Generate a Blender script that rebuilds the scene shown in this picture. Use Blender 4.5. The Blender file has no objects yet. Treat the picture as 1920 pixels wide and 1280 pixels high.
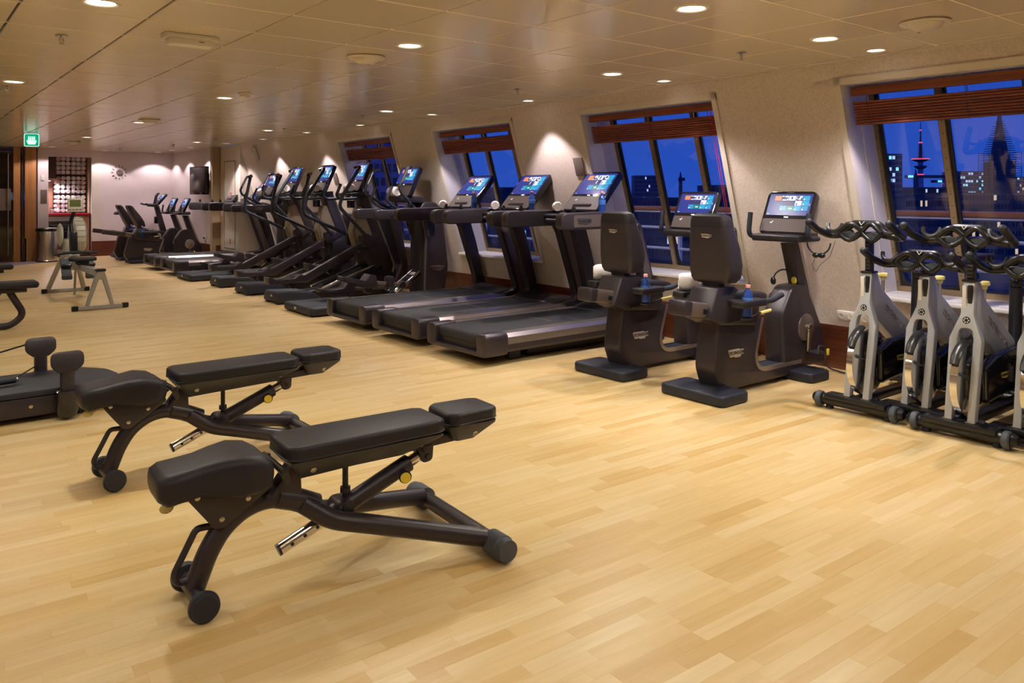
import bpy, bmesh, math, random
from mathutils import Vector, Matrix
random.seed(7)
R = math.radians
PI = math.pi
sc = bpy.context.scene
COL = sc.collection
# ------------------------------------------------------------------ camera, sky, exposure
CAM_H = 1.40                       # eye height; world X = towards the window wall, Y = along it
YAW = 38.32
CEIL = 2.337
XB, SL = 5.945, 1 / 3.4            # window wall: foot at XB, leans inwards going up by SL
def wallx(z): return XB - SL * z
cam_d = bpy.data.cameras.new('camera'); cam = bpy.data.objects.new('camera', cam_d); COL.objects.link(cam)
cam.location = (0, 0, CAM_H); cam.rotation_euler = (R(90), 0, R(-YAW))
cam_d.sensor_width = 36; cam_d.lens = 36 * 1474 / 1920; cam_d.shift_y = (362 - 640) / 1920
cam_d.clip_start = 0.05; cam_d.clip_end = 2000
sc.camera = cam
sc.view_settings.view_transform = 'Standard'; sc.view_settings.look = 'None'
sc.view_settings.gamma = 1; sc.view_settings.use_curve_mapping = False
sc.view_settings.exposure = 0.0
sc.cycles.max_bounces = 7; sc.cycles.diffuse_bounces = 4; sc.cycles.glossy_bounces = 3; sc.cycles.transmission_bounces = 4; sc.cycles.transparent_max_bounces = 8
w = bpy.data.worlds.new('dusk_sky'); sc.world = w; w.use_nodes = True
nt = w.node_tree; nt.nodes.clear()
_o = nt.nodes.new('ShaderNodeOutputWorld'); _b = nt.nodes.new('ShaderNodeBackground')
_t = nt.nodes.new('ShaderNodeTexCoord'); _s = nt.nodes.new('ShaderNodeSeparateXYZ'); _r = nt.nodes.new('ShaderNodeValToRGB')
nt.links.new(_t.outputs['Generated'], _s.inputs[0]); nt.links.new(_s.outputs['Z'], _r.inputs[0])
nt.links.new(_r.outputs[0], _b.inputs['Color']); nt.links.new(_b.outputs[0], _o.inputs[0])
_r.color_ramp.elements[0].position = 0.0; _r.color_ramp.elements[0].color = (0.024, 0.090, 0.50, 1)
_r.color_ramp.elements[1].position = 0.5; _r.color_ramp.elements[1].color = (0.010, 0.042, 0.36, 1)
_b.inputs['Strength'].default_value = 1.0

# ------------------------------------------------------------------ materials
M = {}
def mat(key, col, rough=0.5, metal=0.0, var=0.06, scale=8.0, bump=0.0, bscale=60.0, emit=None, es=0.0, spec=0.5, coat=0.0, alpha=None, trans=0.0, aniso=None):
    m = bpy.data.materials.new(key); m.use_nodes = True; M[key] = m
    n = m.node_tree.nodes; l = m.node_tree.links; p = n['Principled BSDF']
    p.inputs['Roughness'].default_value = rough; p.inputs['Metallic'].default_value = metal
    p.inputs['Specular IOR Level'].default_value = spec; p.inputs['Coat Weight'].default_value = coat
    p.inputs['Transmission Weight'].default_value = trans
    tc = n.new('ShaderNodeTexCoord'); nz = n.new('ShaderNodeTexNoise'); nz.inputs['Scale'].default_value = scale
    nz.inputs['Detail'].default_value = 3; l.new(tc.outputs['Object'], nz.inputs['Vector'])
    if aniso:
        mp = n.new('ShaderNodeMapping'); mp.inputs['Scale'].default_value = aniso
        l.new(tc.outputs['Object'], mp.inputs[0]); l.new(mp.outputs[0], nz.inputs['Vector'])
    mx = n.new('ShaderNodeMix'); mx.data_type = 'RGBA'
    a = [max(0, c * (1 - var)) for c in col]; b = [min(1, c * (1 + var)) for c in col]
    mx.inputs[6].default_value = (*a, 1); mx.inputs[7].default_value = (*b, 1)
    l.new(nz.outputs['Fac'], mx.inputs[0]); l.new(mx.outputs[2], p.inputs['Base Color'])
    if bump:
        bz = n.new('ShaderNodeTexNoise'); bz.inputs['Scale'].default_value = bscale; bz.inputs['Detail'].default_value = 4
        l.new(tc.outputs['Object'], bz.inputs['Vector'])
        bp = n.new('ShaderNodeBump'); bp.inputs['Strength'].default_value = bump; bp.inputs['Distance'].default_value = 0.01
        l.new(bz.outputs['Fac'], bp.inputs['Height']); l.new(bp.outputs[0], p.inputs['Normal'])
    if emit:
        p.inputs['Emission Color'].default_value = (*emit, 1); p.inputs['Emission Strength'].default_value = es
    return m
def srgb(r, g, b):
    f = lambda c: c / 12.92 if c <= 0.04045 else ((c + 0.055) / 1.055) ** 2.4
    return (f(r / 255), f(g / 255), f(b / 255))
mat('pan', (0.036, 0.035, 0.041), 0.42)
mat('body', (0.043, 0.035, 0.044), 0.36, 0.35, bump=0.06, bscale=300)        # brown-grey painted machine shell
mat('body_dark', (0.020, 0.017, 0.021), 0.42, 0.2, bump=0.05, bscale=300)
mat('body_light', (0.17, 0.135, 0.125), 0.34, 0.5)
mat('trim_metal', (0.42, 0.38, 0.37), 0.30, 0.85)
mat('rubber', (0.015, 0.018, 0.033), 0.55, bump=0.15, bscale=200)
mat('rubber_grey', (0.070, 0.080, 0.105), 0.6, bump=0.1, bscale=200)
mat('black', (0.010, 0.010, 0.013), 0.32)
mat('gloss_black', (0.008, 0.008, 0.012), 0.12, coat=0.4)
mat('belt', (0.016, 0.017, 0.023), 0.62, bump=0.35, bscale=420)
mat('chrome', (0.75, 0.74, 0.74), 0.12, 1.0, var=0.02)
mat('steel', (0.55, 0.53, 0.52), 0.26, 1.0, var=0.05)
mat('brushed', (0.55, 0.50, 0.46), 0.24, 1.0, var=0.12, scale=10, aniso=(60, 60, 0.6))
mat('alu', (0.46, 0.48, 0.53), 0.40, 0.30, bump=0.1, bscale=350)              # spin bike frame
mat('leather', (0.0185, 0.016, 0.024), 0.48, spec=0.36, bump=0.12, bscale=260)
mat('screw', (0.5, 0.48, 0.42), 0.25, 1.0)
mat('yellow', (0.80, 0.62, 0.05), 0.45)
mat('yellow_pale', (0.72, 0.62, 0.22), 0.45)
mat('amber', (0.75, 0.6, 0.22), 0.2, trans=0.3)
mat('logo', (0.62, 0.55, 0.47), 0.35, 0.4)
mat('logo_yellow', (0.70, 0.66, 0.12), 0.45)
mat('letter', (0.018, 0.014, 0.014), 0.5)
mat('towel', (0.80, 0.76, 0.78), 0.9, bump=0.6, bscale=180)
mat('bottle', (0.03, 0.11, 0.55), 0.06, trans=0.55, coat=0.5)
mat('bottle_label', (0.05, 0.16, 0.5), 0.4, var=0.6, scale=60)
mat('bottle_cap', (0.85, 0.42, 0.45), 0.45)
mat('white_plastic', (0.72, 0.69, 0.66), 0.45)
mat('cream_paint', (0.66, 0.60, 0.54), 0.42)
mat('white_paint', (0.74, 0.72, 0.72), 0.35)
mat('jamb', (0.66, 0.64, 0.70), 0.35)
mat('panel_seam', (0.10, 0.09, 0.09), 0.6)
mat('bag', (0.20, 0.155, 0.10), 0.55, 0.1, var=0.2)
mat('bronze', (0.30, 0.22, 0.13), 0.40, 0.5, var=0.15, scale=14)
mat('gasket', (0.008, 0.008, 0.010), 0.5)
mat('tan_wall', (0.40, 0.30, 0.19), 0.7, bump=0.15, bscale=150)
mat('red_top', (0.33, 0.012, 0.03), 0.3)
mat('rower_grey', (0.40, 0.39, 0.37), 0.45, 0.2)
mat('rower_white', (0.62, 0.60, 0.52), 0.45)
mat('lcd', (0.13, 0.17, 0.06), 0.25)
mat('tv_screen', (0.045, 0.036, 0.042), 0.18)
mat('red_sign', (0.65, 0.03, 0.03), 0.4)
mat('grey_plate', (0.22, 0.18, 0.17), 0.4, 0.4)
mat('carpet', (0.30, 0.25, 0.28), 0.95, var=0.4, scale=25, bump=0.6, bscale=90)
mat('lamp_trim', (0.75, 0.71, 0.64), 0.35)
mat('lamp_large', (0.9, 0.9, 0.85), 0.5, emit=(1.0, 0.90, 0.76), es=9)
mat('lamp_small', (0.9, 0.9, 0.85), 0.5, emit=(1.0, 0.89, 0.82), es=9)
mat('green_sign', (0.0, 0.35, 0.22), 0.4, emit=(0.0, 0.42, 0.24), es=0.8)
mat('sign_white', (0.9, 0.9, 0.9), 0.4, emit=(0.75, 1.0, 0.92), es=1.0)
mat('sign_red_led', (0.8, 0.03, 0.03), 0.4, emit=(1, 0.08, 0.12), es=1.5)
for k, c, s in (('scr_base', (0.020, 0.030, 0.20), 1.5), ('scr_teal', (0.02, 0.30, 0.50), 1.5), ('scr_teal2', (0.02, 0.24, 0.44), 1.5), ('scr_green', (0.0, 0.20, 0.15), 1.4),
                ('scr_orange', (0.75, 0.26, 0.10), 1.2), ('scr_white', (0.70, 0.76, 0.88), 1.3), ('scr_dark', (0.035, 0.03, 0.14), 1.3), ('scr_blue', (0.05, 0.16, 0.62), 1.4)):
    mat(k, (0.01, 0.01, 0.015), 0.25, emit=c, es=s, spec=0.15)
# photo-like picture tile on a screen
m = mat('scr_photo', (0.01, 0.01, 0.015), 0.25, spec=0.15); n = m.node_tree.nodes; l = m.node_tree.links
_n = n.new('ShaderNodeTexNoise'); _n.inputs['Scale'].default_value = 34; _c = n.new('ShaderNodeValToRGB'); _tc = n.new('ShaderNodeTexCoord')
_c.color_ramp.elements[0].position = 0.45; _c.color_ramp.elements[0].color = (0.05, 0.03, 0.10, 1)
_c.color_ramp.elements[1].position = 0.56; _c.color_ramp.elements[1].color = (0.80, 0.82, 0.92, 1)
l.new(_tc.outputs['Object'], _n.inputs[0]); l.new(_n.outputs['Fac'], _c.inputs[0]); l.new(_c.outputs[0], n['Principled BSDF'].inputs['Emission Color'])
n['Principled BSDF'].inputs['Emission Strength'].default_value = 1.2

def wood_mat(key, c0, c1, stretch, rough=0.35, rnd=None, coat=0.0, rvar=0.5, fine=1.0):
    """grain stretched along one axis; rnd: 'object' or 'island' gives every piece its own tone"""
    m = bpy.data.materials.new(key); m.use_nodes = True; M[key] = m
    n = m.node_tree.nodes; l = m.node_tree.links; p = n['Principled BSDF']
    p.inputs['Roughness'].default_value = rough; p.inputs['Coat Weight'].default_value = coat; p.inputs['Coat Roughness'].default_value = 0.25
    tc = n.new('ShaderNodeTexCoord'); mp = n.new('ShaderNodeMapping'); mp.inputs['Scale'].default_value = stretch
    l.new(tc.outputs['Object'], mp.inputs[0])
    nz = n.new('ShaderNodeTexNoise'); nz.inputs['Scale'].default_value = 1.0; nz.inputs['Detail'].default_value = 6; nz.inputs['Distortion'].default_value = 0.6
    rp = n.new('ShaderNodeValToRGB'); rp.color_ramp.elements[0].position = 0.35; rp.color_ramp.elements[1].position = 0.65
    rp.color_ramp.elements[0].color = (*c0, 1); rp.color_ramp.elements[1].color = (*c1, 1)
    src = mp.outputs[0]
    if rnd:
        if rnd == 'object':
            q = n.new('ShaderNodeObjectInfo'); rv = q.outputs['Random']
        else:
            q = n.new('ShaderNodeNewGeometry'); rv = q.outputs['Random Per Island']
        ad = n.new('ShaderNodeVectorMath'); ad.operation = 'ADD'
        ml = n.new('ShaderNodeMath'); ml.operation = 'MULTIPLY'; ml.inputs[1].default_value = 97.0
        l.new(rv, ml.inputs[0]); cb = n.new('ShaderNodeCombineXYZ'); l.new(ml.outputs[0], cb.inputs[0]); l.new(ml.outputs[0], cb.inputs[1])
        l.new(src, ad.inputs[0]); l.new(cb.outputs[0], ad.inputs[1]); src = ad.outputs[0]
        hs = n.new('ShaderNodeValToRGB'); cr = hs.color_ramp; cr.interpolation = 'LINEAR'
        cr.elements[0].position = 0; cr.elements[0].color = (1 - 0.16 * rvar, 1 - 0.28 * rvar, 1 - 0.50 * rvar, 1)
        cr.elements[1].position = 1; cr.elements[1].color = (1 + 0.06 * rvar, 1 + 0.12 * rvar, 1 + 0.30 * rvar, 1)
        e = cr.elements.new(0.22); e.color = (1 - 0.05 * rvar, 1 - 0.10 * rvar, 1 - 0.20 * rvar, 1)
        e = cr.elements.new(0.6); e.color = (1, 1, 1, 1)
        l.new(rv, hs.inputs[0]); mx = n.new('ShaderNodeMix'); mx.data_type = 'RGBA'; mx.blend_type = 'MULTIPLY'; mx.inputs[0].default_value = 1; mx.clamp_result = False
        l.new(rp.outputs[0], mx.inputs[6]); l.new(hs.outputs[0], mx.inputs[7]); l.new(mx.outputs[2], p.inputs['Base Color'])
    else:
        l.new(rp.outputs[0], p.inputs['Base Color'])
    l.new(src, nz.inputs['Vector']); l.new(nz.outputs['Fac'], rp.inputs[0])
    bp = n.new('ShaderNodeBump'); bp.inputs['Strength'].default_value = 0.03; l.new(nz.outputs['Fac'], bp.inputs['Height']); l.new(bp.outputs[0], p.inputs['Normal'])
    return m
FC0, FC1 = (0.645, 0.465, 0.215), (0.70, 0.525, 0.265)
wood_mat('plank', FC0, FC1, (2.2, 26, 26), 0.36, 'object', 0.0, 0.75)
wood_mat('plank_far', FC0, FC1, (2.2, 26, 26), 0.36, 'island', 0.0, 0.75)
wood_mat('door_wood', (0.34, 0.15, 0.05), (0.46, 0.22, 0.08), (30, 30, 1.2), 0.35)
wood_mat('cabinet_wood', (0.30, 0.14, 0.09), (0.42, 0.20, 0.13), (24, 24, 1.2), 0.4)
wood_mat('mahogany', (0.085, 0.022, 0.012), (0.16, 0.045, 0.022), (30, 1.4, 40), 0.38)
wood_mat('mahogany_x', (0.085, 0.022, 0.012), (0.16, 0.045, 0.022), (1.4, 30, 40), 0.38)
wood_mat('blind', (0.14, 0.030, 0.012), (0.26, 0.070, 0.028), (40, 1.5, 60), 0.4)
wood_mat('dark_cabinet', (0.030, 0.012, 0.010), (0.05, 0.02, 0.016), (24, 24, 1.2), 0.4)
# patterned wallpaper
def wallpaper(key, col, amt):
    m = mat(key, col, 0.62, var=0.05, scale=2.0); n = m.node_tree.nodes; l = m.node_tree.links; p = n['Principled BSDF']
    tc = n.new('ShaderNodeTexCoord'); v = n.new('ShaderNodeTexNoise'); v.inputs['Scale'].default_value = 38; v.inputs['Detail'].default_value = 2; v.inputs['Distortion'].default_value = 2.2
    l.new(tc.outputs['Object'], v.inputs['Vector']); r = n.new('ShaderNodeValToRGB')
    r.color_ramp.elements[0].position = 0.47; r.color_ramp.elements[0].color = (1 - amt, 1 - amt, 1 - amt, 1)
    r.color_ramp.elements[1].position = 0.53; r.color_ramp.elements[1].color = (1, 1, 1, 1)
    mx = n.new('ShaderNodeMix'); mx.data_type = 'RGBA'; mx.blend_type = 'MULTIPLY'; mx.inputs[0].default_value = 1
    old = p.inputs['Base Color'].links[0].from_socket
    l.new(v.outputs['Fac'], r.inputs[0]); l.new(old, mx.inputs[6]); l.new(r.outputs[0], mx.inputs[7]); l.new(mx.outputs[2], p.inputs['Base Color'])
wallpaper('wallpaper', (0.69, 0.60, 0.55), 0.12)
wallpaper('wallpaper_back', (0.68, 0.59, 0.60), 0.05)
mat('panel_brown', (0.075, 0.058, 0.056), 0.6, 0.0, spec=0.3)
mat('carrier', (0.86, 0.76, 0.60), 0.5)
mat('ceiling_panel', (0.73, 0.645, 0.52), 0.20, 0.12, var=0.04, scale=1.0)
mat('ceiling_gap', (0.05, 0.035, 0.02), 0.8)
# clear window glass
def glass(key, tint, rough=0.0, fac=0.10):
    m = bpy.data.materials.new(key); m.use_nodes = True; M[key] = m; n = m.node_tree.nodes; l = m.node_tree.links; n.clear()
    o = n.new('ShaderNodeOutputMaterial'); t = n.new('ShaderNodeBsdfTransparent'); g = n.new('ShaderNodeBsdfGlossy'); mx = n.new('ShaderNodeMixShader')
    t.inputs[0].default_value = (*tint, 1); g.inputs['Roughness'].default_value = rough
    ge = n.new('ShaderNodeNewGeometry'); dt = n.new('ShaderNodeVectorMath'); dt.operation = 'DOT_PRODUCT'
    l.new(ge.outputs['Incoming'], dt.inputs[0]); l.new(ge.outputs['Normal'], dt.inputs[1])
    def mth(op, x, y):
        q = n.new('ShaderNodeMath'); q.operation = op
        for k, vv in enumerate((x, y)):
            if vv is None: continue
            if isinstance(vv, (int, float)): q.inputs[k].default_value = vv
            else: l.new(vv, q.inputs[k])
        return q.outputs[0]
    f = mth('POWER', mth('SUBTRACT', 1.0, mth('ABSOLUTE', dt.outputs['Value'], None)), 5.0)
    f = mth('ADD', mth('MULTIPLY', f, 0.96), 0.035)
    l.new(f, mx.inputs[0]); l.new(t.outputs[0], mx.inputs[1]); l.new(g.outputs[0], mx.inputs[2]); l.new(mx.outputs[0], o.inputs[0])
glass('window_glass', (0.93, 0.95, 1.0))
glass('door_glass', (0.62, 0.50, 0.36))
glass('jar_glass', (0.8, 0.8, 0.85))

# ------------------------------------------------------------------ mesh helpers
class MB:
    def __init__(s): s.v = []; s.f = []; s.mi = []
    def add(s, vs, fs, mi=0):
        k = len(s.v); s.v += [tuple(v) for v in vs]; s.f += [tuple(i + k for i in f) for f in fs]; s.mi += [mi] * len(fs); return s
    def bm(s, b, mi=0):
        b.verts.index_update(); s.add([v.co[:] for v in b.verts], [[v.index for v in f.verts] for f in b.faces], mi); b.free(); return s
    def box(s, c, d, r=0.0, seg=2, rot=None, mi=0):
        b = bmesh.new(); bmesh.ops.create_cube(b, size=1.0)
        for v in b.verts: v.co = Vector((v.co.x * d[0], v.co.y * d[1], v.co.z * d[2]))
        if r > 0: bmesh.ops.bevel(b, geom=b.edges[:], offset=min(r, min(d) * 0.49), segments=seg, profile=0.5, affect='EDGES')
        mt = Matrix.Translation(c)
        if rot is not None: mt = mt @ rot.to_4x4()
        bmesh.ops.transform(b, matrix=mt, verts=b.verts); return s.bm(b, mi)
    def quad(s, a, b, c, d, mi=0): return s.add([a, b, c, d], [(0, 1, 2, 3)], mi)
    def cyl(s, p0, p1, r0, r1=None, n=16, caps=True, bev=0.0, mi=0):
        r1 = r0 if r1 is None else r1; p0 = Vector(p0); p1 = Vector(p1); ax = p1 - p0; L = ax.length; q = ax.to_track_quat('Z', 'Y')
        st = [(0, r0), (L, r1)]
        if bev: st = [(0, r0 - bev), (bev, r0), (L - bev, r1), (L, r1 - bev)]
        vs = [p0 + q @ Vector((rr * math.cos(2 * PI * i / n), rr * math.sin(2 * PI * i / n), z)) for z, rr in st for i in range(n)]
        fs = [(j * n + i, j * n + (i + 1) % n, (j + 1) * n + (i + 1) % n, (j + 1) * n + i) for j in range(len(st) - 1) for i in range(n)]
        if caps: fs += [tuple(range(n - 1, -1, -1)), tuple(range((len(st) - 1) * n, len(st) * n))]
        return s.add(vs, fs, mi)
    def lathe(s, prof, c=(0, 0, 0), ax=(0, 0, 1), n=20, mi=0):
        q = Vector(ax).to_track_quat('Z', 'Y'); c = Vector(c); k = len(prof)
        vs = [c + q @ Vector((max(r, 1e-4) * math.cos(2 * PI * i / n), max(r, 1e-4) * math.sin(2 * PI * i / n), z)) for r, z in prof for i in range(n)]
        fs = [(j * n + i, j * n + (i + 1) % n, (j + 1) * n + (i + 1) % n, (j + 1) * n + i) for j in range(k - 1) for i in range(n)]
        fs += [tuple(range(n - 1, -1, -1)), tuple(range((k - 1) * n, k * n))]
        return s.add(vs, fs, mi)
    def tube(s, pts, r, n=10, closed=False, caps=True, flat=1.0, up=None, mi=0):
        P = [Vector(p) for p in pts]; m = len(P); rs = r if isinstance(r, (list, tuple)) else [r] * m
        T = []
        for i in range(m):
            a = P[(i - 1) % m] if (closed or i > 0) else P[i]; b = P[(i + 1) % m] if (closed or i < m - 1) else P[i]
            T.append((b - a).normalized())
        nrm = Vector(up) if up else (Vector((0, 0, 1)) if abs(T[0].z) < 0.9 else Vector((1, 0, 0)))
        vs = []; prev = None
        for i in range(m):
            nrm = (nrm - T[i] * nrm.dot(T[i])); nrm = nrm.normalized() if nrm.length > 1e-6 else T[i].orthogonal().normalized()
            bn = T[i].cross(nrm)
            for k in range(n):
                a = 2 * PI * k / n; vs.append(P[i] + nrm * (math.cos(a) * rs[i] * flat) + bn * (math.sin(a) * rs[i]))
        fs = []
        for i in range(m if closed else m - 1):
            j = (i + 1) % m
            for k in range(n): fs.append((i * n + k, i * n + (k + 1) % n, j * n + (k + 1) % n, j * n + k))
        if caps and not closed: fs += [tuple(range(n - 1, -1, -1)), tuple(range((m - 1) * n, m * n))]
        return s.add(vs, fs, mi)
    def prism(s, poly, a, b, axis='y', bev=0.0, seg=2, mi=0):
        """2D outline (x,z for axis y; y,z for axis x; x,y for axis z) pushed from a to b"""
        f = {'y': lambda p, t: (p[0], t, p[1]), 'x': lambda p, t: (t, p[0], p[1]), 'z': lambda p, t: (p[0], p[1], t)}[axis]
        bm_ = bmesh.new(); lo = [bm_.verts.new(f(p, a)) for p in poly]; hi = [bm_.verts.new(f(p, b)) for p in poly]; n = len(poly)
        bm_.faces.new(lo); bm_.faces.new(hi[::-1])
        for i in range(n): bm_.faces.new((lo[i], hi[i], hi[(i + 1) % n], lo[(i + 1) % n]))
        bmesh.ops.recalc_face_normals(bm_, faces=bm_.faces)
        if bev > 0:
            bm_.edges.ensure_lookup_table()
            eg = [e for e in bm_.edges if (e.verts[0] in lo and e.verts[1] in lo) or (e.verts[0] in hi and e.verts[1] in hi)] if False else None
            S = set(lo); T_ = set(hi)
            eg = [e for e in bm_.edges if (e.verts[0] in S and e.verts[1] in S) or (e.verts[0] in T_ and e.verts[1] in T_)]
            bmesh.ops.bevel(bm_, geom=eg, offset=bev, segments=seg, profile=0.5, affect='EDGES', clamp_overlap=True)
        return s.bm(bm_, mi)
    def sphere(s, c, r, n=14, m=8, mi=0):
        r = (r, r, r) if not isinstance(r, (tuple, list)) else r
        b = bmesh.new(); bmesh.ops.create_uvsphere(b, u_segments=n, v_segments=m, radius=1)
        for v in b.verts: v.co = Vector((c[0] + v.co.x * r[0], c[1] + v.co.y * r[1], c[2] + v.co.z * r[2]))
        return s.bm(b, mi)
    def loft(s, rings, caps=True, mi=0):
        n = len(rings[0]); vs = [p for r_ in rings for p in r_]
        fs = [(j * n + i, j * n + (i + 1) % n, (j + 1) * n + (i + 1) % n, (j + 1) * n + i) for j in range(len(rings) - 1) for i in range(n)]
        if caps: fs += [tuple(range(n - 1, -1, -1)), tuple(range((len(rings) - 1) * n, len(rings) * n))]
        return s.add(vs, fs, mi)
def rpoly(pts, r=0.02, seg=5):
    """fillet the corners of a 2D polygon; a point may carry its own radius as third value"""
    out = []; n = len(pts)
    for i in range(n):
        p = Vector(pts[i][:2]); a = Vector(pts[i - 1][:2]); b = Vector(pts[(i + 1) % n][:2]); rr = pts[i][2] if len(pts[i]) > 2 else r
        u = (a - p); v = (b - p); lu, lv = u.length, v.length
        if rr <= 0 or lu < 1e-6 or lv < 1e-6: out.append(tuple(p)); continue
        u /= lu; v /= lv; ang = u.angle(v)
        if ang > PI - 0.05: out.append(tuple(p)); continue
        t = min(rr / math.tan(ang / 2), lu * 0.48, lv * 0.48)
        p0 = p + u * t; p2 = p + v * t
        for k in range(seg + 1):
            s_ = k / seg; q = p0 * (1 - s_) ** 2 + p * 2 * s_ * (1 - s_) + p2 * s_ ** 2; out.append(tuple(q))
    return out
def rpath(pts, r=0.05, seg=5):
    P = [Vector(p[:3]) for p in pts]; out = [P[0]]
    for i in range(1, len(P) - 1):
        p = P[i]; u = P[i - 1] - p; v = P[i + 1] - p; lu, lv = u.length, v.length; u /= lu; v /= lv
        ang = u.angle(v)
        if ang > PI - 0.05: out.append(p); continue
        t = min(r / math.tan(ang / 2), lu * 0.48, lv * 0.48); p0 = p + u * t; p2 = p + v * t
        for k in range(seg + 1):
            s_ = k / seg; out.append(p0 * (1 - s_) ** 2 + p * 2 * s_ * (1 - s_) + p2 * s_ ** 2)
    out.append(P[-1]); return out
def rrect(x0, y0, x1, y1, r=0.02, seg=5): return rpoly([(x0, y0), (x1, y0), (x1, y1), (x0, y1)], r, seg)
def mesh_of(name, mb, mats, ang=38, smooth=True):
    me = bpy.data.meshes.new(name); me.from_pydata(mb.v, [], mb.f)
    for k in (mats if isinstance(mats, (list, tuple)) else [mats]): me.materials.append(M[k])
    if any(mb.mi): me.polygons.foreach_set('material_index', mb.mi)
    bm_ = bmesh.new(); bm_.from_mesh(me); bmesh.ops.recalc_face_normals(bm_, faces=bm_.faces); bm_.to_mesh(me); bm_.free()
    if smooth:
        me.polygons.foreach_set('use_smooth', [True] * len(me.polygons)); me.set_sharp_from_angle(angle=R(ang))
    me.update(); return me
def part(name, mb, mats, parent=None, label=None, kind=None, ang=38, smooth=True, flat=False):
    me = mb if isinstance(mb, bpy.types.Mesh) else mesh_of(name, mb, mats, ang, smooth and not flat)
    o = bpy.data.objects.new(name, me); COL.objects.link(o); o.parent = parent
    if label: o['label'] = label
    if kind: o['kind'] = kind
    return o
def tag(o, label, cat, group=None):
    o['label'] = label; o['category'] = cat
    if group: o['group'] = group
    return o
def root(name, label, cat, loc=(0, 0, 0), rz=0.0, group=None):
    o = bpy.data.objects.new(name, None); COL.objects.link(o); o.location = loc; o.rotation_euler = (0, 0, R(rz)); o.empty_display_size = 0.1
    return tag(o, label, cat, group)
def thing(name, mb, mats, label, cat, loc=(0, 0, 0), rz=0.0, group=None, **k):
    o = part(name, mb, mats, None, **k); o.location = loc; o.rotation_euler = (0, 0, R(rz)); return tag(o, label, cat, group)
def struct(name, mb, mats, parent=None, **k):
    o = part(name, mb, mats, parent, **k)
    if parent is None: o['kind'] = 'structure'
    return o
KIDS = {}
def copy_tree(o, parent=None):
    c = o.copy(); COL.objects.link(c); c.parent = parent
    for ch in [x for x in ALLKIDS(o)]: copy_tree(ch, c)
    return c
def ALLKIDS(o): return list(o.children)
def dup(o, label, loc=None, rz=None, group=None):
    c = copy_tree(o); c['label'] = label
    if loc is not None: c.location = loc
    if rz is not None: c.rotation_euler = (0, 0, R(rz))
    if group: c['group'] = group
    return c
def text_mesh(txt, size, depth, matkey, bold=True):
    cu = bpy.data.curves.new('lettering', 'FONT'); cu.body = txt; cu.size = size; cu.extrude = depth; cu.align_x = 'CENTER'; cu.align_y = 'CENTER'
    cu.resolution_u = 2
    if bold: cu.offset = size * 0.02
    ob = bpy.data.objects.new('lettering', cu); COL.objects.link(ob)
    dg = bpy.context.evaluated_depsgraph_get(); me = bpy.data.meshes.new_from_object(ob.evaluated_get(dg)); me.name = 'lettering'
    bpy.data.objects.remove(ob); bpy.data.curves.remove(cu); me.materials.clear(); me.materials.append(M[matkey]); return me
TXT = {}
def letters(txt, size, depth, matkey, parent, rot, loc, name='lettering'):
    key = (txt, size, matkey)
    if key not in TXT: TXT[key] = text_mesh(txt, size, depth, matkey)
    o = bpy.data.objects.new(name, TXT[key]); COL.objects.link(o); o.parent = parent; o.location = loc; o.rotation_euler = rot; return o
def logo(parent, loc, rot, wdt=0.16, plate='logo', ink='letter', scale=None):
    """stepped badge outline with the maker's lettering, built flat in local XY and turned into place"""
    s_ = wdt / 2.0
    pl = [(-1, .22), (-.95, .33), (.42, .33), (.50, .25), (1, .25), (1, -.16), (.66, -.16), (.58, -.34), (-.10, -.34), (-.18, -.26), (-.78, -.26), (-.86, -.02)]
    key = ('plate', wdt, plate)
    if key not in TXT: TXT[key] = mesh_of('logo_plate', MB().prism([(x * s_, y * s_) for x, y in pl], 0, 0.003, 'z'), plate, smooth=False)
    o = bpy.data.objects.new('logo_plate', TXT[key]); COL.objects.link(o); o.parent = parent; o.location = loc; o.rotation_euler = rot
    t = letters('TECHNOGYM', wdt * 0.150, 0.0008, ink, o, (0, 0, 0), (0.02 * wdt, 0.012 * wdt, 0.0036))
    t.scale = (1, 1.25, 1)
    return o
SIDE_R = (R(90), 0, 0)             # faces -Y, reads along +X
SIDE_REAR = (R(90), 0, R(-90))     # faces -X, reads along -Y
# ------------------------------------------------------------------ floor of narrow planks
YB = 19.5                                                         # back wall
X0, Y0 = -3.2, -2.2
fl = struct('floor', MB().box(((X0 + XB) / 2, (Y0 + 21.6) / 2, -0.053), (XB - X0 + 0.2, 21.6 - Y0, 0.1)), 'plank_far')
FA = R(-1.8); ca, sa = math.cos(FA), math.sin(FA)
def f2w(u, v): return (u * ca - v * sa, u * sa + v * ca)
def frame_px(x, y, z):
    dep = x * math.sin(R(YAW)) + y * math.cos(R(YAW)); r = x * math.cos(R(YAW)) - y * math.sin(R(YAW))
    if dep < 0.3: return None
    return (960 + 1474 * r / dep, 362 - 1474 * (z - CAM_H) / dep, dep)
rf = random.Random(3)
PWD = 0.062; LEN = (0.30, 0.36, 0.42, 0.48, 0.54); pieces = []
for j in range(int((Y0 - 0.4) / PWD), int(20.2 / PWD)):
    u = X0 + rf.uniform(-0.5, 0); v = j * PWD
    while u < XB + 0.2:
        L = rf.choice(LEN); x, y = f2w(u + L / 2, v + PWD / 2)
        if X0 + 0.1 < x < XB - 0.2 and Y0 < y < 19.6: pieces.append((u, v, L, x, y, (j % 3 == 0)))
        u += L
def seen(p):
    q = frame_px(p[3], p[4], 0)
    return q[2] if q and 10 < q[0] < 1910 and q[1] < 1272 else 999
pieces.sort(key=seen)
pm = {}
for L in LEN: pm[L] = mesh_of('plank', MB().box((0, 0, -0.0015), (L - 0.0003, PWD - 0.0003, 0.003)), 'plank', smooth=False)
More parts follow.
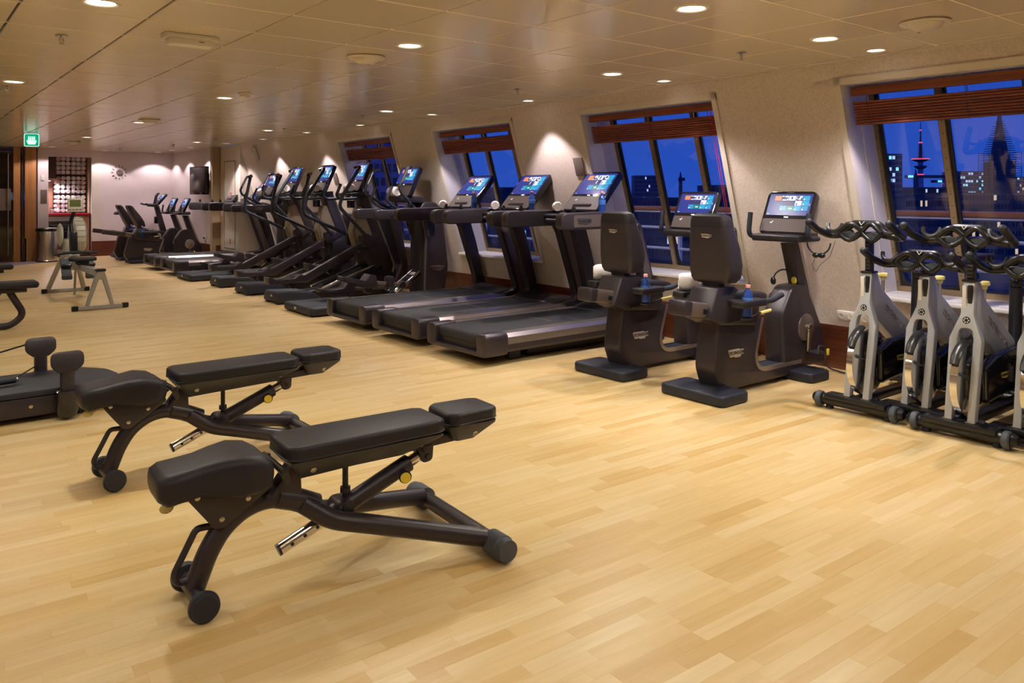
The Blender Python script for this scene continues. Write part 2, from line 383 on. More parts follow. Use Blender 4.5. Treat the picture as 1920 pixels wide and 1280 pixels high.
for p in pieces[:300]:
    o = bpy.data.objects.new('plank', pm[p[2]]); COL.objects.link(o); o.parent = fl; o.location = (p[3], p[4], 0); o.rotation_euler = (0, 0, FA)
mb = MB()
for (u, v, L, x, y, s3) in pieces[300:]:
    a = [f2w(u + 0.00015, v + 0.00015), f2w(u + L - 0.00015, v + 0.00015), f2w(u + L - 0.00015, v + PWD - 0.00015), f2w(u + 0.00015, v + PWD - 0.00015)]
    mb.add([(q[0], q[1], 0) for q in a] + [(q[0], q[1], -0.003) for q in a], [(0, 1, 2, 3), (0, 4, 5, 1), (1, 5, 6, 2), (2, 6, 7, 3), (3, 7, 4, 0)])
part('plank_field', mb, 'plank_far', fl, kind='stuff', flat=True)

# ------------------------------------------------------------------ ceiling of square metal panels
ce = struct('ceiling', MB().box(((X0 + 5.3) / 2, (Y0 + 21.4) / 2, CEIL + 0.08), (5.3 - X0 + 0.1, 21.4 - Y0, 0.1)), 'ceiling_gap')
TX, TY = 0.5845, 0.5735
tiles = []
for i in range(-7, 8):
    for j in range(-10, 33):
        x0 = 1.0835 + i * TX; y0 = 3.398 + j * TY
        x1 = min(x0 + TX, 5.255)
        if x0 < X0 or x1 - x0 < 0.05 or y0 + TY > 20.9: continue
        q = frame_px((x0 + x1) / 2, y0 + TY / 2, CEIL); a = 0
        if q and -60 < q[0] < 1980 and q[1] > -40: a = 1 / q[2]
        tiles.append((-a, x0, x1, y0))
tiles.sort()
tm = {}
def tile_mb(wd, x=0.0, y=0.0, mb=None):
    mb = mb or MB(); a, b, c = wd / 2 - 0.0055, TY / 2 - 0.0055, 0.003; z = CEIL
    hi = [(x - a, y - b, z + 0.02), (x + a, y - b, z + 0.02), (x + a, y + b, z + 0.02), (x - a, y + b, z + 0.02)]
    md = [(p[0], p[1], z + c) for p in hi]
    lo = [(x - a + c, y - b + c, z), (x + a - c, y - b + c, z), (x + a - c, y + b - c, z), (x - a + c, y + b - c, z)]
    fs = [(11, 10, 9, 8)]
    for k in range(4):
        n_ = (k + 1) % 4; fs += [(k, n_, 4 + n_, 4 + k), (4 + k, 4 + n_, 8 + n_, 8 + k)]
    return mb.add(hi + md + lo, fs)
for (a, x0, x1, y0) in tiles[:300]:
    wd = round(x1 - x0, 4)
    if wd not in tm: tm[wd] = mesh_of('ceiling_panel', tile_mb(wd), 'ceiling_panel', smooth=False)
    o = bpy.data.objects.new('ceiling_panel', tm[wd]); COL.objects.link(o); o.parent = ce; o.location = ((x0 + x1) / 2, y0 + TY / 2, 0)
mb = MB()
for (a, x0, x1, y0) in tiles[300:]: tile_mb(x1 - x0, (x0 + x1) / 2, y0 + TY / 2, mb)
part('ceiling_panel_field', mb, 'ceiling_panel', ce, kind='stuff', flat=True)
# visible bottom of the seams on which the panels hang (light carrier rails across the room)
mb = MB()
for j in range(-10, 33):
    y = 3.398 + j * TY
    if y < 20.8: mb.box(((X0 + 5.25) / 2, y, CEIL + 0.007), (5.25 - X0, 0.0135, 0.009))
part('carrier_rails', mb, 'carrier', ce, kind='stuff', flat=True)

# ------------------------------------------------------------------ leaning window wall
ZL, ZH = 0.61, 2.216
WINS = [(1.33, 2.986), (4.011, 5.673), (6.70, 8.356), (9.33, 10.99)]
YE = 15.1
def WP(y, z, off=0.0): return (wallx(z) + off, y, z)
def wslab(mb, y0, y1, z0, z1, o0, o1, mi=0):
    vs = [WP(y, z, o) for o in (o0, o1) for (y, z) in ((y0, z0), (y1, z0), (y1, z1), (y0, z1))]
    return mb.add(vs, [(3, 2, 1, 0), (4, 5, 6, 7), (0, 1, 5, 4), (1, 2, 6, 5), (2, 3, 7, 6), (3, 0, 4, 7)], mi)
mb = MB()
wslab(mb, Y0, YE, -0.05, ZL, 0, 0.1); wslab(mb, Y0, YE, ZH, CEIL + 0.03, 0, 0.1)
ys = [Y0] + [v for wn in WINS for v in wn] + [YE]
for k in range(0, len(ys), 2): wslab(mb, ys[k], ys[k + 1], ZL, ZH, 0, 0.1)
struct('wall_right', mb, 'wallpaper', flat=True)
mb = MB(); wslab(mb, Y0, YE, 0, 0.335, -0.016, 0.0); wslab(mb, Y0, YE, 0.335, 0.362, -0.022, 0.0)
struct('baseboard_right', mb, 'mahogany', flat=True)
mb = MB(); wslab(mb, Y0, YE, CEIL - 0.012, CEIL, -0.018, 0.0)
struct('trim_1', mb, 'cream_paint', flat=True)

def window(idx, y0, y1):
    t = bpy.data.objects.new('window_%d' % idx, None); COL.objects.link(t); t['kind'] = 'structure'
    D = 0.42; F = 0.048
    mb = MB()                                                     # flat frame round the opening
    wslab(mb, y0, y1, ZH - F, ZH, -0.014, 0.02); wslab(mb, y0, y1, ZL, ZL + F * 0.7, -0.014, 0.02)
    wslab(mb, y0, y0 + F, ZL, ZH, -0.014, 0.02); wslab(mb, y1 - F, y1, ZL, ZH, -0.014, 0.02)
    part('window_frame', mb, 'cream_paint', t, flat=True)
    for nm, a, b in (('jamb', y0 + F - 0.02, y0 + F), ('jamb', y1 - F, y1 - F + 0.02)):
        for o0, o1 in ((0.02, 0.21), (0.222, D)):                 # two panels with a joint between
            part(nm, wslab(MB(), a, b, ZL, ZH, o0, o1), 'jamb', t, flat=True)
        s_ = 0.012 if a < (y0 + y1) / 2 else -0.012
        part('joint_cover', wslab(MB(), min(a, a + s_) if s_ > 0 else a + s_ + 0.008, max(b, b + s_) - (0.008 if s_ > 0 else 0), ZL, ZH, 0.203, 0.229), 'cream_paint', t, flat=True)
    part('head_panel', wslab(MB(), y0, y1, ZH - F, ZH - F + 0.02, 0.02, D), 'jamb', t, flat=True)
    zs = ZL + 0.03
    mb = MB(); xa, xb = wallx(zs) - 0.035, wallx(zs) + D + 0.02
    mb.box(((xa + xb) / 2, (y0 + y1) / 2, zs - 0.014), (xb - xa, y1 - y0 - 0.004, 0.032), 0.008)
    part('window_sill', mb, 'white_paint', t)
    yl = y1 - F; zb = ZL + 0.075; zt = ZH - F
    edges = [yl, yl - 0.475, yl - 1.02, y0 + F]
    part('sash_bottom', wslab(MB(), y0 + F, yl, ZL + 0.03, zb, D - 0.035, D + 0.03), 'bronze', t, flat=True)
    for k, e in enumerate(edges):                                 # bronze bars with a black gasket on the far side
        a, b = (e - 0.030, e + 0.012) if 0 < k < 3 else ((e - 0.026, e) if k == 0 else (e, e + 0.026))
        bar = part('mullion', wslab(MB(), a, b, zb - 0.02, zt, D - 0.035, D + 0.03), 'bronze', t, flat=True)
        mb = MB(); zz = zb + 0.03
        while zz < zt - 0.05:
            c = WP((a + b) / 2, zz, D - 0.035); mb.lathe([(0.0042, 0), (0.0042, 0.002), (0.002, 0.0028)], c, (-1, 0, -SL), 6); zz += 0.085
        part('bolts', mb, 'black', bar, kind='stuff')
    for k in range(3):
        a, b = edges[k + 1] + 0.012, edges[k] - 0.03
        g = part('pane', wslab(MB(), a, b, zb, zt, D + 0.012, D + 0.018), 'window_glass', t, flat=True)
        o_ = rrect(a - 0.004, zb - 0.004, b + 0.004, zt + 0.02, 0.004); i_ = rpoly([(a + 0.012, zb + 0.012, 0.09), (b - 0.022, zb + 0.012, 0.09), (b - 0.022, zt - 0.004, 0.01), (a + 0.012, zt - 0.004, 0.01)], 0.05, 5)
        o_ = rpoly([(a - 0.004, zb - 0.004), (b + 0.004, zb - 0.004), (b + 0.004, zt), (a - 0.004, zt)], 0.002, 5)
        n = len(i_); vs = [WP(p[0], p[1], o) for o in (D - 0.012, D + 0.011) for p in (o_ + i_)]
        fs = []
        for q in range(n):
            r_ = (q + 1) % n; fs += [(q, r_, n + r_, n + q), (2 * n + q, 2 * n + r_, 3 * n + r_, 3 * n + q), (n + q, n + r_, 3 * n + r_, 3 * n + q)]
        part('gasket', MB().add(vs, fs), 'gasket', g, flat=True)
    return t
BL = ['by the spinning bikes', 'behind the recumbent bikes', 'behind the middle treadmills', 'behind the elliptical trainers']
for i, (y0, y1) in enumerate(WINS):
    window(i + 1, y0, y1)
    b = root('wooden_blind', 'raised red-brown wooden slat blind in the window ' + BL[i], 'blind', WP((y0 + y1) / 2, 1.89, 0.10), 0, 'wooden blinds on the windows')
    bl = b.location; hw = (y1 - y0) / 2 - 0.07; rl = lambda z, o=0.0: (wallx(z) + 0.10 - bl.x + o, z - bl.z)
    x, z = rl(2.127); part('headrail', MB().box((x, 0, z), (0.05, hw * 2, 0.062), 0.004, 1), 'blind', b, flat=True)
    for k in range(9):
        x, z = rl(1.897 + k * 0.0185, random.uniform(-0.004, 0.004))
        part('slat', MB().box((x, 0, z), (0.055, hw * 2 - 0.01, 0.0155), 0.003, 1), 'blind', b, flat=True)
    for yy in (-hw * 0.86, 0, hw * 0.86):
        mb = MB(); z0_, z1_ = 1.885, 2.10
        for s_ in (-1, 1):
            mb.tube([Vector((rl(zz)[0] + s_ * 0.030, yy + s_ * 0.006, rl(zz)[1])) for zz in (z0_, (z0_ + z1_) / 2, z1_)], 0.0022, 5)
        part('ladder_cord', mb, 'dark_cabinet', b)
    mb = MB()
    for d_ in (0, 0.02): mb.tube([Vector((rl(zz, -0.04)[0], -hw * 0.92 + d_ + 0.01 * math.sin(zz * 2), rl(zz)[1])) for zz in (2.1, 1.7, 1.3, 1.02 + d_)], 0.0022, 5)
    part('pull_cord', mb, 'red_sign', b)

# fittings on the window wall
def wall_rot(): return Matrix.Rotation(-math.atan(SL), 3, 'Y')
def plate(nm, y, z, wd, hg, th, key, label, cat, group=None, r=0.004):
    o = thing(nm, MB().box((0, 0, 0), (th, wd, hg), r, 2), key, label, cat, WP(y, z, -th / 2 - 0.001), 0, group)
    o.rotation_euler = (0, -math.atan(SL), 0); return o
plate('speaker_grille', 5.80, 1.665, 0.135, 0.19, 0.012, 'grey_plate', 'grey wall plate beside the window behind the nearest treadmill', 'wall plate', 'grey wall plates')
plate('speaker_grille', 11.35, 1.62, 0.14, 0.20, 0.012, 'grey_plate', 'grey wall plate behind the elliptical consoles, left of the far window', 'wall plate', 'grey wall plates')
lm = plate('wall_lamp', 14.35, 2.13, 0.14, 0.26, 0.05, 'cream_paint', 'cream rounded emergency lamp high on the wall near the far corner', 'lamp', r=0.024)
part('indicator', MB().box((-0.028, 0.03, 0.05), (0.006, 0.02, 0.02), 0.002), 'steel', lm)
def socket(y, z, label, plugs):
    o = plate('wall_socket', y, z, 0.145, 0.075, 0.012, 'white_plastic', label, 'socket', 'white wall sockets')
    for k in (-1, 1):
        s_ = part('socket_well', MB().lathe([(0.022, 0), (0.024, 0.004), (0.019, 0.004), (0.018, 0.001)], (-0.006, k * 0.036, 0), (-1, 0, 0), 18), 'white_plastic', o)
        if k in plugs: part('plug', MB().cyl((-0.006, k * 0.036, 0), (-0.034, k * 0.036, 0), 0.018, 0.014, 14, bev=0.003), 'rubber', s_)
    return o
socket(2.985, 0.445, 'white double wall socket with a black plug above the skirting by the spinning bikes', (-1,))
socket(3.17, 0.452, 'white double wall socket half hidden behind the front recumbent bike post', ())
# ------------------------------------------------------------------ far end: boxed corner, television wall, back wall
XP, XT = 5.27, 5.20
struct('wall_panel', MB().box((XP + 0.35, (YE + 16.25) / 2, CEIL / 2), (0.70, 16.25 - YE, CEIL)), 'cream_paint', flat=True)
dr = struct('door_1', MB().box((XP - 0.006, 15.66, 1.17), (0.012, 0.62, 1.72)), 'cream_paint', flat=True)
for d_ in (-0.31, 0.31): part('door_edge', MB().box((XP - 0.013, 15.66 + d_, 1.17), (0.004, 0.014, 1.72)), 'panel_seam', dr, flat=True)
for z_ in (0.31, 2.03): part('door_edge', MB().box((XP - 0.013, 15.66, z_), (0.004, 0.634, 0.014)), 'panel_seam', dr, flat=True)
struct('baseboard_panel', MB().box((XP - 0.008, (YE + 16.25) / 2, 0.125), (0.016, 16.25 - YE, 0.25)).box((XP + 0.25, YE - 0.008, 0.125), (0.53, 0.016, 0.25)), 'mahogany', flat=True)
struct('wall_return', MB().box((XP + 0.15, 16.32, CEIL / 2), (0.62, 0.14, CEIL)), 'tan_wall', flat=True)
struct('wall_corner', MB().box((XT + 0.4, (16.36 + YB) / 2, CEIL / 2), (0.8, YB - 16.36, CEIL)), 'wallpaper_back', flat=True)
struct('trim_corner', MB().box((5.262, 16.243, CEIL / 2), (0.02, 0.016, CEIL)), 'door_wood', flat=True)
struct('baseboard_corner', MB().box((XT - 0.01, (16.24 + YB) / 2, 0.17), (0.02, YB - 16.24, 0.34)).box((XT + 0.03, 16.238, 0.17), (0.08, 0.02, 0.34)), 'mahogany', flat=True)
XN = 3.50                                                        # right side of the towel alcove
struct('wall_back', MB().box(((XN + XT) / 2, YB + 0.1, CEIL / 2), (XT - XN, 0.2, CEIL)), 'wallpaper_back', flat=True)
struct('wall_pier', MB().box((XN + 0.09, YB - 0.002, CEIL / 2), (0.18, 0.02, CEIL)), 'cream_paint', flat=True)
struct('baseboard_back', MB().box(((XN + XT) / 2, YB - 0.012, 0.165), (XT - XN, 0.024, 0.33)), 'mahogany_x', flat=True)
# alcove with counter and towels, and the column left of it
struct('wall_alcove_back', MB().box((2.95, 20.45, CEIL / 2), (1.3, 0.1, CEIL)), 'cabinet_wood', flat=True)
struct('wall_alcove_side', MB().box((XN + 0.06, 20.05, CEIL / 2), (0.12, 1.1 - 0.2, CEIL)), 'tan_wall', flat=True)
struct('wall_alcove_top', MB().box((3.0, 19.54, 2.265), (1.05, 0.1, 0.15)), 'wallpaper_back', flat=True)
struct('wall_column', MB().box((2.47, 19.6, CEIL / 2), (0.19, 1.7, CEIL)), 'wallpaper_back', flat=True)
# glass entrance left of the column
gd = struct('door_2', MB().box((2.245, 18.78, CEIL / 2), (0.20, 0.12, CEIL), 0.004), 'door_wood', flat=True)
part('door_post', MB().box((2.00, 18.70, CEIL / 2), (0.12, 0.06, CEIL), 0.004), 'door_wood', gd, flat=True)
part('door_post', MB().box((0.95, 18.70, CEIL / 2), (0.10, 0.06, CEIL), 0.004), 'door_wood', gd, flat=True)
part('recess', MB().box((2.12, 18.745, 0.24), (0.10, 0.05, 0.48)), 'dark_cabinet', gd, flat=True)
part('door_edge', MB().box((2.10, 18.72, CEIL / 2), (0.028, 0.06, CEIL)), 'dark_cabinet', gd, flat=True)
part('door_pane', MB().box((1.47, 18.70, 1.15), (0.94, 0.012, 2.24)), 'door_glass', gd, flat=True)
part('pull_bar', MB().cyl((1.85, 18.66, 0.15), (1.85, 18.66, 2.2), 0.011), 'brushed', gd)
part('notice', MB().box((1.78, 18.685, 1.27), (0.24, 0.006, 0.44)), 'grey_plate', gd, flat=True)
struct('wall_lobby', MB().box((0.8, 20.9, CEIL / 2), (3.4, 0.1, CEIL)), 'tan_wall', flat=True)
struct('wall_left', MB().box((X0 - 0.05, (Y0 + 21) / 2, CEIL / 2), (0.1, 21 - Y0, CEIL)), 'wallpaper', flat=True)
struct('wall_front', MB().box(((X0 + XB) / 2, Y0 - 0.05, CEIL / 2), (XB - X0, 0.1, CEIL)), 'wallpaper', flat=True)
struct('wall_lobby_side', MB().box((-0.5, 19.8, CEIL / 2), (0.1, 2.2, CEIL)), 'tan_wall', flat=True)
thing('lobby_screen', MB().box((0, 0, 0), (0.75, 0.03, 0.16), 0.006), 'scr_blue', 'blue glowing display seen through the glass entrance door', 'screen', (1.85, 20.2, 1.33))
thing('door_mat', MB().prism(rpoly([(0.3, 17.55), (1.75, 17.75), (2.75, 18.55), (2.3, 18.70), (0.3, 18.70)], 0.1), 0.0, 0.006, 'z'), 'carpet', 'pale grey speckled carpet strip in front of the glass entrance', 'carpet')

# ------------------------------------------------------------------ ceiling lamps, sprinklers, detectors
def spot(x, y, z, e, col, ang, blend, rad):
    d = bpy.data.lights.new('downlight', 'SPOT'); d.energy = e; d.color = col; d.spot_size = R(ang); d.spot_blend = blend; d.shadow_soft_size = rad
    o = bpy.data.objects.new('downlight_beam', d); COL.objects.link(o); o.location = (x, y, z); return o
def lamp_meshes(r):
    ring = mesh_of('trim_ring', MB().lathe([(r * 0.84, 0.004), (r * 0.86, -0.004), (r * 0.97, -0.008), (r * 1.12, -0.003), (r * 1.15, 0.006)], (0, 0, 0), (0, 0, 1), 28), 'lamp_trim')
    return ring
RL, RS = 0.080, 0.060
ringL, ringS = lamp_meshes(RL), lamp_meshes(RS)
difL = mesh_of('diffuser', MB().lathe([(RL * 0.85, 0.002), (RL * 0.6, -0.003), (0.001, -0.005)], (0, 0, 0), (0, 0, 1), 24), 'lamp_large')
difS = mesh_of('diffuser', MB().lathe([(RS * 0.85, 0.002), (RS * 0.6, -0.002), (0.001, -0.004)], (0, 0, 0), (0, 0, 1), 24), 'lamp_small')
WARM, PINK = (1.0, 0.955, 0.83), (1.0, 0.85, 0.86)
E_L, E_S = 77, 88
def elarge(y): return E_L if y < 5 else E_L * 0.66
BIG = [(0.81, 4.28, 'in the left ceiling near the emergency light box'), (0.81, 7.76, 'at the far left edge of the ceiling'), (2.57, 7.80, 'beside the round smoke detector'),
       (2.57, 11.2, 'beside the far ceiling air vent'), (2.57, 14.7, 'near the alcove end of the middle row'), (4.40, 14.88, 'in front of the television'), (4.41, 11.44, 'above the far ellipticals, beside a sprinkler'),
       (2.58, 4.31, 'beside the near round ceiling vent'), (3.18, 2.558, 'largest and nearest, at the top edge of the picture'), (4.44, 2.56, 'above the front recumbent bike'), (4.44, 4.35, 'above the rear recumbent bike'),
       (4.44, 7.92, 'above the farthest of the three near treadmills')]
HID = [(0.81, 0.78), (2.57, 0.6), (-0.95, 4.28), (-0.95, 0.78), (-0.95, 7.76), (0.81, 11.2), (0.81, 14.6), (-0.95, 11.2), (4.44, 0.75), (-2.4, 2.5), (-2.4, 6.0)]
SMALL = [(5.05, 2.555, 'above the window by the spinning bikes'), (5.05, 4.351, 'above the window by the nearest treadmill'), (5.05, 6.127, 'between the two middle windows'), (5.04, 7.91, 'above the window behind the middle treadmills'),
         (5.05, 9.746, 'above the far window, right part'), (5.03, 11.47, 'left of the far window'), (5.05, 13.35, 'near the cream emergency lamp on the wall'), (4.95, 14.95, 'above the white panel door'),
         (3.70, 19.12, 'close to the back wall left of the clock'), (4.80, 19.12, 'close to the back corner'), (4.82, 18.05, 'left of the television'), (4.82, 16.75, 'above the television'), (2.55, 18.2, 'above the pale column by the alcove')]
for big, lst in ((True, BIG), (False, SMALL)):
    for x, y, lb in lst:
        t = root('ceiling_downlight', ('large round warm ceiling downlight ' if big else 'small round ceiling downlight by the wall, ') + lb, 'downlight', (x, y, CEIL - 0.001), 0, 'large ceiling downlights' if big else 'small wall downlights')
        part('trim_ring', ringL if big else ringS, None, t); part('diffuser', difL if big else difS, None, t)
        far = (not big) and y > 16
        s_ = spot(0, 0, -0.02, elarge(y) if big else (38 if far else E_S), WARM if big else PINK, 140 if big else (140 if x < 3 else 116 if far else 92), 0.45 if big else (0.25 if far else 0.28), 0.05 if big else 0.02); s_.parent = t
HL = ['left of the front bench', 'over the floor right of the viewer', 'left of the second bench', 'behind the viewer to the left', 'left of the flat benches', 'beyond the flat benches', 'left of the rowing machine', 'over the far left floor', 'over the hidden end of the spinning bikes', 'near the left wall by the viewer', 'near the left wall farther along']
for (x, y), lb in zip(HID, HL):
    t = root('ceiling_downlight', 'round warm downlight outside the picture, ' + lb, 'downlight', (x, y, CEIL - 0.001), 0, 'downlights outside the picture')
    part('trim_ring', ringL, None, t); part('diffuser', difL, None, t); s_ = spot(0, 0, -0.02, elarge(y) * 0.6, WARM, 140, 0.45, 0.05); s_.parent = t
SPR = [(0.795, 5.319, 'left ceiling beside the near large lamp'), (0.793, 8.088, 'far left edge of the ceiling'), (4.44, 10.92, 'above the ellipticals'), (4.45, 8.54, 'above the near elliptical'), (4.41, 5.499, 'above the middle treadmill'),
       (4.44, 3.158, 'above the recumbent bikes'), (4.27, 15.9, 'in front of the television'), (3.74, 17.9, 'near the clock wall'), (2.62, 15.71, 'near the towel alcove'), (4.35, 13.65, 'above the far treadmills')]
sp0 = MB().lathe([(0.030, 0.001), (0.034, -0.004), (0.014, -0.008), (0.009, -0.012), (0.008, -0.022), (0.004, -0.03)], (0, 0, 0), (0, 0, 1), 16)
sp1 = MB()
for s_ in (-1, 1): sp1.tube(rpath([(s_ * 0.008, 0, -0.018), (s_ * 0.014, 0, -0.03), (0, 0, -0.048)], 0.01), 0.0025, 6)
sp1.lathe([(0.003, -0.048), (0.016, -0.049), (0.017, -0.051), (0.002, -0.052)], (0, 0, 0), (0, 0, 1), 14)
s0 = mesh_of('sprinkler_body', sp0, 'steel'); s1 = mesh_of('deflector', sp1, 'steel')
for x, y, lb in SPR:
    t = root('sprinkler', 'small metal ceiling sprinkler, ' + lb, 'sprinkler', (x, y, CEIL - 0.001), 0, 'ceiling sprinklers'); part('sprinkler_body', s0, None, t); part('deflector', s1, None, t)
v0 = mesh_of('vent_ring', MB().lathe([(0.10, 0.002), (0.126, -0.001), (0.132, -0.010), (0.124, -0.016), (0.092, -0.012), (0.088, 0.002)], (0, 0, 0), (0, 0, 1), 36), 'cream_paint')
v1 = mesh_of('vent_bowl', MB().lathe([(0.088, 0.0), (0.090, -0.012), (0.080, -0.030), (0.055, -0.046), (0.001, -0.050)], (0, 0, 0), (0, 0, 1), 36), 'cream_paint')
v2 = mesh_of('clip', MB().box((0.05, 0.055, -0.040), (0.012, 0.012, 0.012), 0.002), 'steel')
for x, y, lb in ((2.558, 4.855, 'nearest the big middle lamp'), (2.583, 10.715, 'far along the middle lamp row'), (4.429, 1.967, 'above the spinning bikes, top right'), (2.59, 16.1, 'farthest, near the towel alcove')):
    t = root('ceiling_vent', 'round cream domed ceiling air vent, ' + lb, 'air vent', (x, y, CEIL - 0.001), 0, 'round ceiling vents'); part('vent_ring', v0, None, t); part('vent_bowl', v1, None, t); part('clip', v2, None, t)
t = root('smoke_detector', 'white round smoke detector beside a ceiling lamp', 'detector', (2.596, 7.312, CEIL - 0.001)); part('detector_base', MB().lathe([(0.058, 0.001), (0.060, -0.012), (0.052, -0.018)], (0, 0, 0), (0, 0, 1), 24), 'white_plastic', t)
part('detector_head', MB().lathe([(0.046, -0.016), (0.047, -0.034), (0.030, -0.046), (0.001, -0.048)], (0, 0, 0), (0, 0, 1), 24), 'white_plastic', t)
t = root('emergency_light', 'white boxy emergency light fixed to the near left ceiling', 'lamp', (1.40, 4.86, CEIL - 0.001), 0)
part('mounting_plate', MB().box((0, 0, -0.013), (0.30, 0.13, 0.026), 0.003), 'white_plastic', t)
part('lamp_cover', MB().prism(rpoly([(-0.132, -0.026), (0.132, -0.026), (0.128, -0.062, 0.02), (-0.128, -0.062, 0.02)], 0.004), -0.052, 0.052, 'y', 0.006), 'white_plastic', t)
part('brand_mark', MB().box((0.05, -0.0525, -0.040), (0.03, 0.002, 0.006)), 'grey_plate', t)
# lifeboat sign hanging from the ceiling
sg = root('exit_sign', 'green glowing lifeboat sign hanging from the ceiling by the entrance', 'sign', (1.73, 14.3, CEIL - 0.21), -20)
part('sign_panel', MB().prism(rrect(-0.105, 0.0, 0.105, 0.205, 0.03), -0.006, 0.006, 'y'), 'green_sign', sg)
mb = MB(); o_ = rrect(-0.105, 0, 0.105, 0.205, 0.03); n = len(o_); i_ = rrect(-0.096, 0.009, 0.096, 0.196, 0.024)
mb.add([(p[0], -0.008, p[1]) for p in o_ + i_], [(q, (q + 1) % n, n + (q + 1) % n, n + q) for q in range(n)]); part('border', mb, 'sign_white', sg, flat=True)
mb = MB().prism([(-0.072, 0.095), (0.072, 0.095), (0.048, 0.035), (-0.048, 0.035)], -0.009, -0.006, 'y')
for k in range(4):
    x = -0.039 + k * 0.026; mb.prism(rrect(x - 0.010, 0.100, x + 0.010, 0.140, 0.005), -0.009, -0.006, 'y'); mb.cyl((x, -0.006, 0.152), (x, -0.009, 0.152), 0.009, n=12)
part('boat_symbol', mb, 'sign_white', sg)
part('hanger', MB().box((0, 0, 0.207), (0.19, 0.03, 0.008)), 'steel', sg)
# ------------------------------------------------------------------ shared pieces of the cardio machines
def plane3(loc, tilt):
    """screen-style frame: u = user's right (-Y), v = up the panel, n = towards the user"""
    L = Vector(loc); s_, c_ = math.sin(R(tilt)), math.cos(R(tilt)); V = Vector((s_, 0, c_)); N = Vector((-c_, 0, s_)); U = Vector((0, -1, 0))
    return lambda u, v, n: L + U * u + V * v + N * n
def p_prism(pf, poly, n0, n1, mb, mi=0, bev=0.0):
    b = bmesh.new(); lo = [b.verts.new(pf(p[0], p[1], n0)) for p in poly]; hi = [b.verts.new(pf(p[0], p[1], n1)) for p in poly]; k = len(poly)
    b.faces.new(lo[::-1]); b.faces.new(hi)
    for i in range(k): b.faces.new((lo[i], lo[(i + 1) % k], hi[(i + 1) % k], hi[i]))
    if bev:
        S, T_ = set(lo), set(hi)
        bmesh.ops.bevel(b, geom=[e for e in b.edges if (e.verts[0] in S and e.verts[1] in S) or (e.verts[0] in T_ and e.verts[1] in T_)], offset=bev, segments=2, profile=0.5, affect='EDGES')
    return mb.bm(b, mi)
def console(parent, loc, tilt, hw, hs, hp, th=0.055):
    """touch-screen console: loc = bottom centre of the panel; hw half width, hs screen height, hp lower panel height"""
    pf = plane3(loc, tilt); H = hs + hp
    co = part('console', p_prism(pf, rpoly([(-hw, 0, 0.03), (hw, 0, 0.03), (hw, H, 0.035), (-hw, H, 0.035)], 0.03), -th, 0, MB(), bev=0.006), 'gloss_black', parent)
    part('lower_panel', p_prism(pf, rrect(-hw + 0.008, 0.012, hw - 0.008, hp - 0.006, 0.012), 0, 0.004, MB()), 'panel_brown', co)
    mb = MB(); b = 0.022; x0, x1, y0, y1 = -hw + b, hw - b, hp + b * 1.1, H - b
    def q(a0, b0, a1, b1, mi, n=0.0016): mb.add([pf(a0, b0, n), pf(a1, b0, n), pf(a1, b1, n), pf(a0, b1, n)], [(0, 1, 2, 3)], mi)
    W_, H_ = x1 - x0, y1 - y0
    q(x0, y0, x1, y1, 0, 0.001)
    cx = lambda c: x0 + W_ * (0.13 + 0.165 * c); ry = lambda r: y1 - H_ * (0.09 + 0.235 * r)
    def tile(c, r, mi, wc=1): q(cx(c), ry(r + 1) + 0.003, cx(c + wc) - 0.004, ry(r), mi, 0.0024)
    tile(0, 0, 4); tile(1, 0, 8); tile(2, 0, 5); tile(3, 0, 8); tile(4, 0, 1); tile(1, 1, 6, 2); tile(3, 1, 5); tile(4, 1, 1); tile(1, 2, 2); tile(2, 2, 3); tile(3, 2, 1); tile(4, 2, 2)
    q(cx(2) + 0.004, ry(2) + 0.018, cx(2) + 0.020, ry(1) - 0.006, 8, 0.003); q(cx(3) + 0.010, ry(2) + 0.006, cx(3) + 0.020, ry(1) - 0.02, 6, 0.003); q(cx(2) + 0.02, ry(1) + 0.012, cx(2) + 0.034, ry(0) - 0.008, 6, 0.003)
    for c, r in ((4, 0), (4, 1), (1, 2), (3, 2), (4, 2)): q(cx(c) + 0.006, ry(r + 1) + 0.008, cx(c) + 0.018, ry(r + 1) + 0.018, 5, 0.003)
    q(cx(2) + W_ * 0.04, ry(3) + H_ * 0.09, cx(3) - W_ * 0.045, ry(3) + H_ * 0.14, 5, 0.003)
    mb.add([pf(x1 - 0.012, y0 + H_ * 0.5, 0.003), pf(x1 - 0.018, y0 + H_ * 0.5 + 0.010, 0.003), pf(x1 - 0.015, y0 + H_ * 0.5 + 0.010, 0.003), pf(x1 - 0.008, y0 + H_ * 0.5, 0.003), pf(x1 - 0.015, y0 + H_ * 0.5 - 0.010, 0.003), pf(x1 - 0.018, y0 + H_ * 0.5 - 0.010, 0.003)], [(0, 1, 2, 3), (0, 3, 4, 5)], 5)
    for u in (0.03, 0.055, 0.95): q(x0 + W_ * u, y0 + 0.006, x0 + W_ * u + 0.008, y0 + 0.012, 5, 0.003)
    part('screen', mb, ['scr_base', 'scr_teal', 'scr_teal2', 'scr_green', 'scr_orange', 'scr_white', 'scr_dark', 'scr_blue', 'scr_photo'], co, flat=True)
    mb = MB(); p_prism(pf, rrect(-0.018, hp + 0.004, 0.018, hp + 0.013, 0.003), 0.001, 0.003, mb); part('brand_light', mb, 'sign_white', co, flat=True)
    mb = MB(); a, b_ = -hw * 0.55, hp * 0.72
    mb.tube([pf(a - 0.010, b_ - 0.002, 0.006), pf(a - 0.002, b_ - 0.010, 0.006), pf(a + 0.012, b_ + 0.008, 0.006)], 0.0022, 5); part('emblem', mb, 'sign_white', co)
    return co
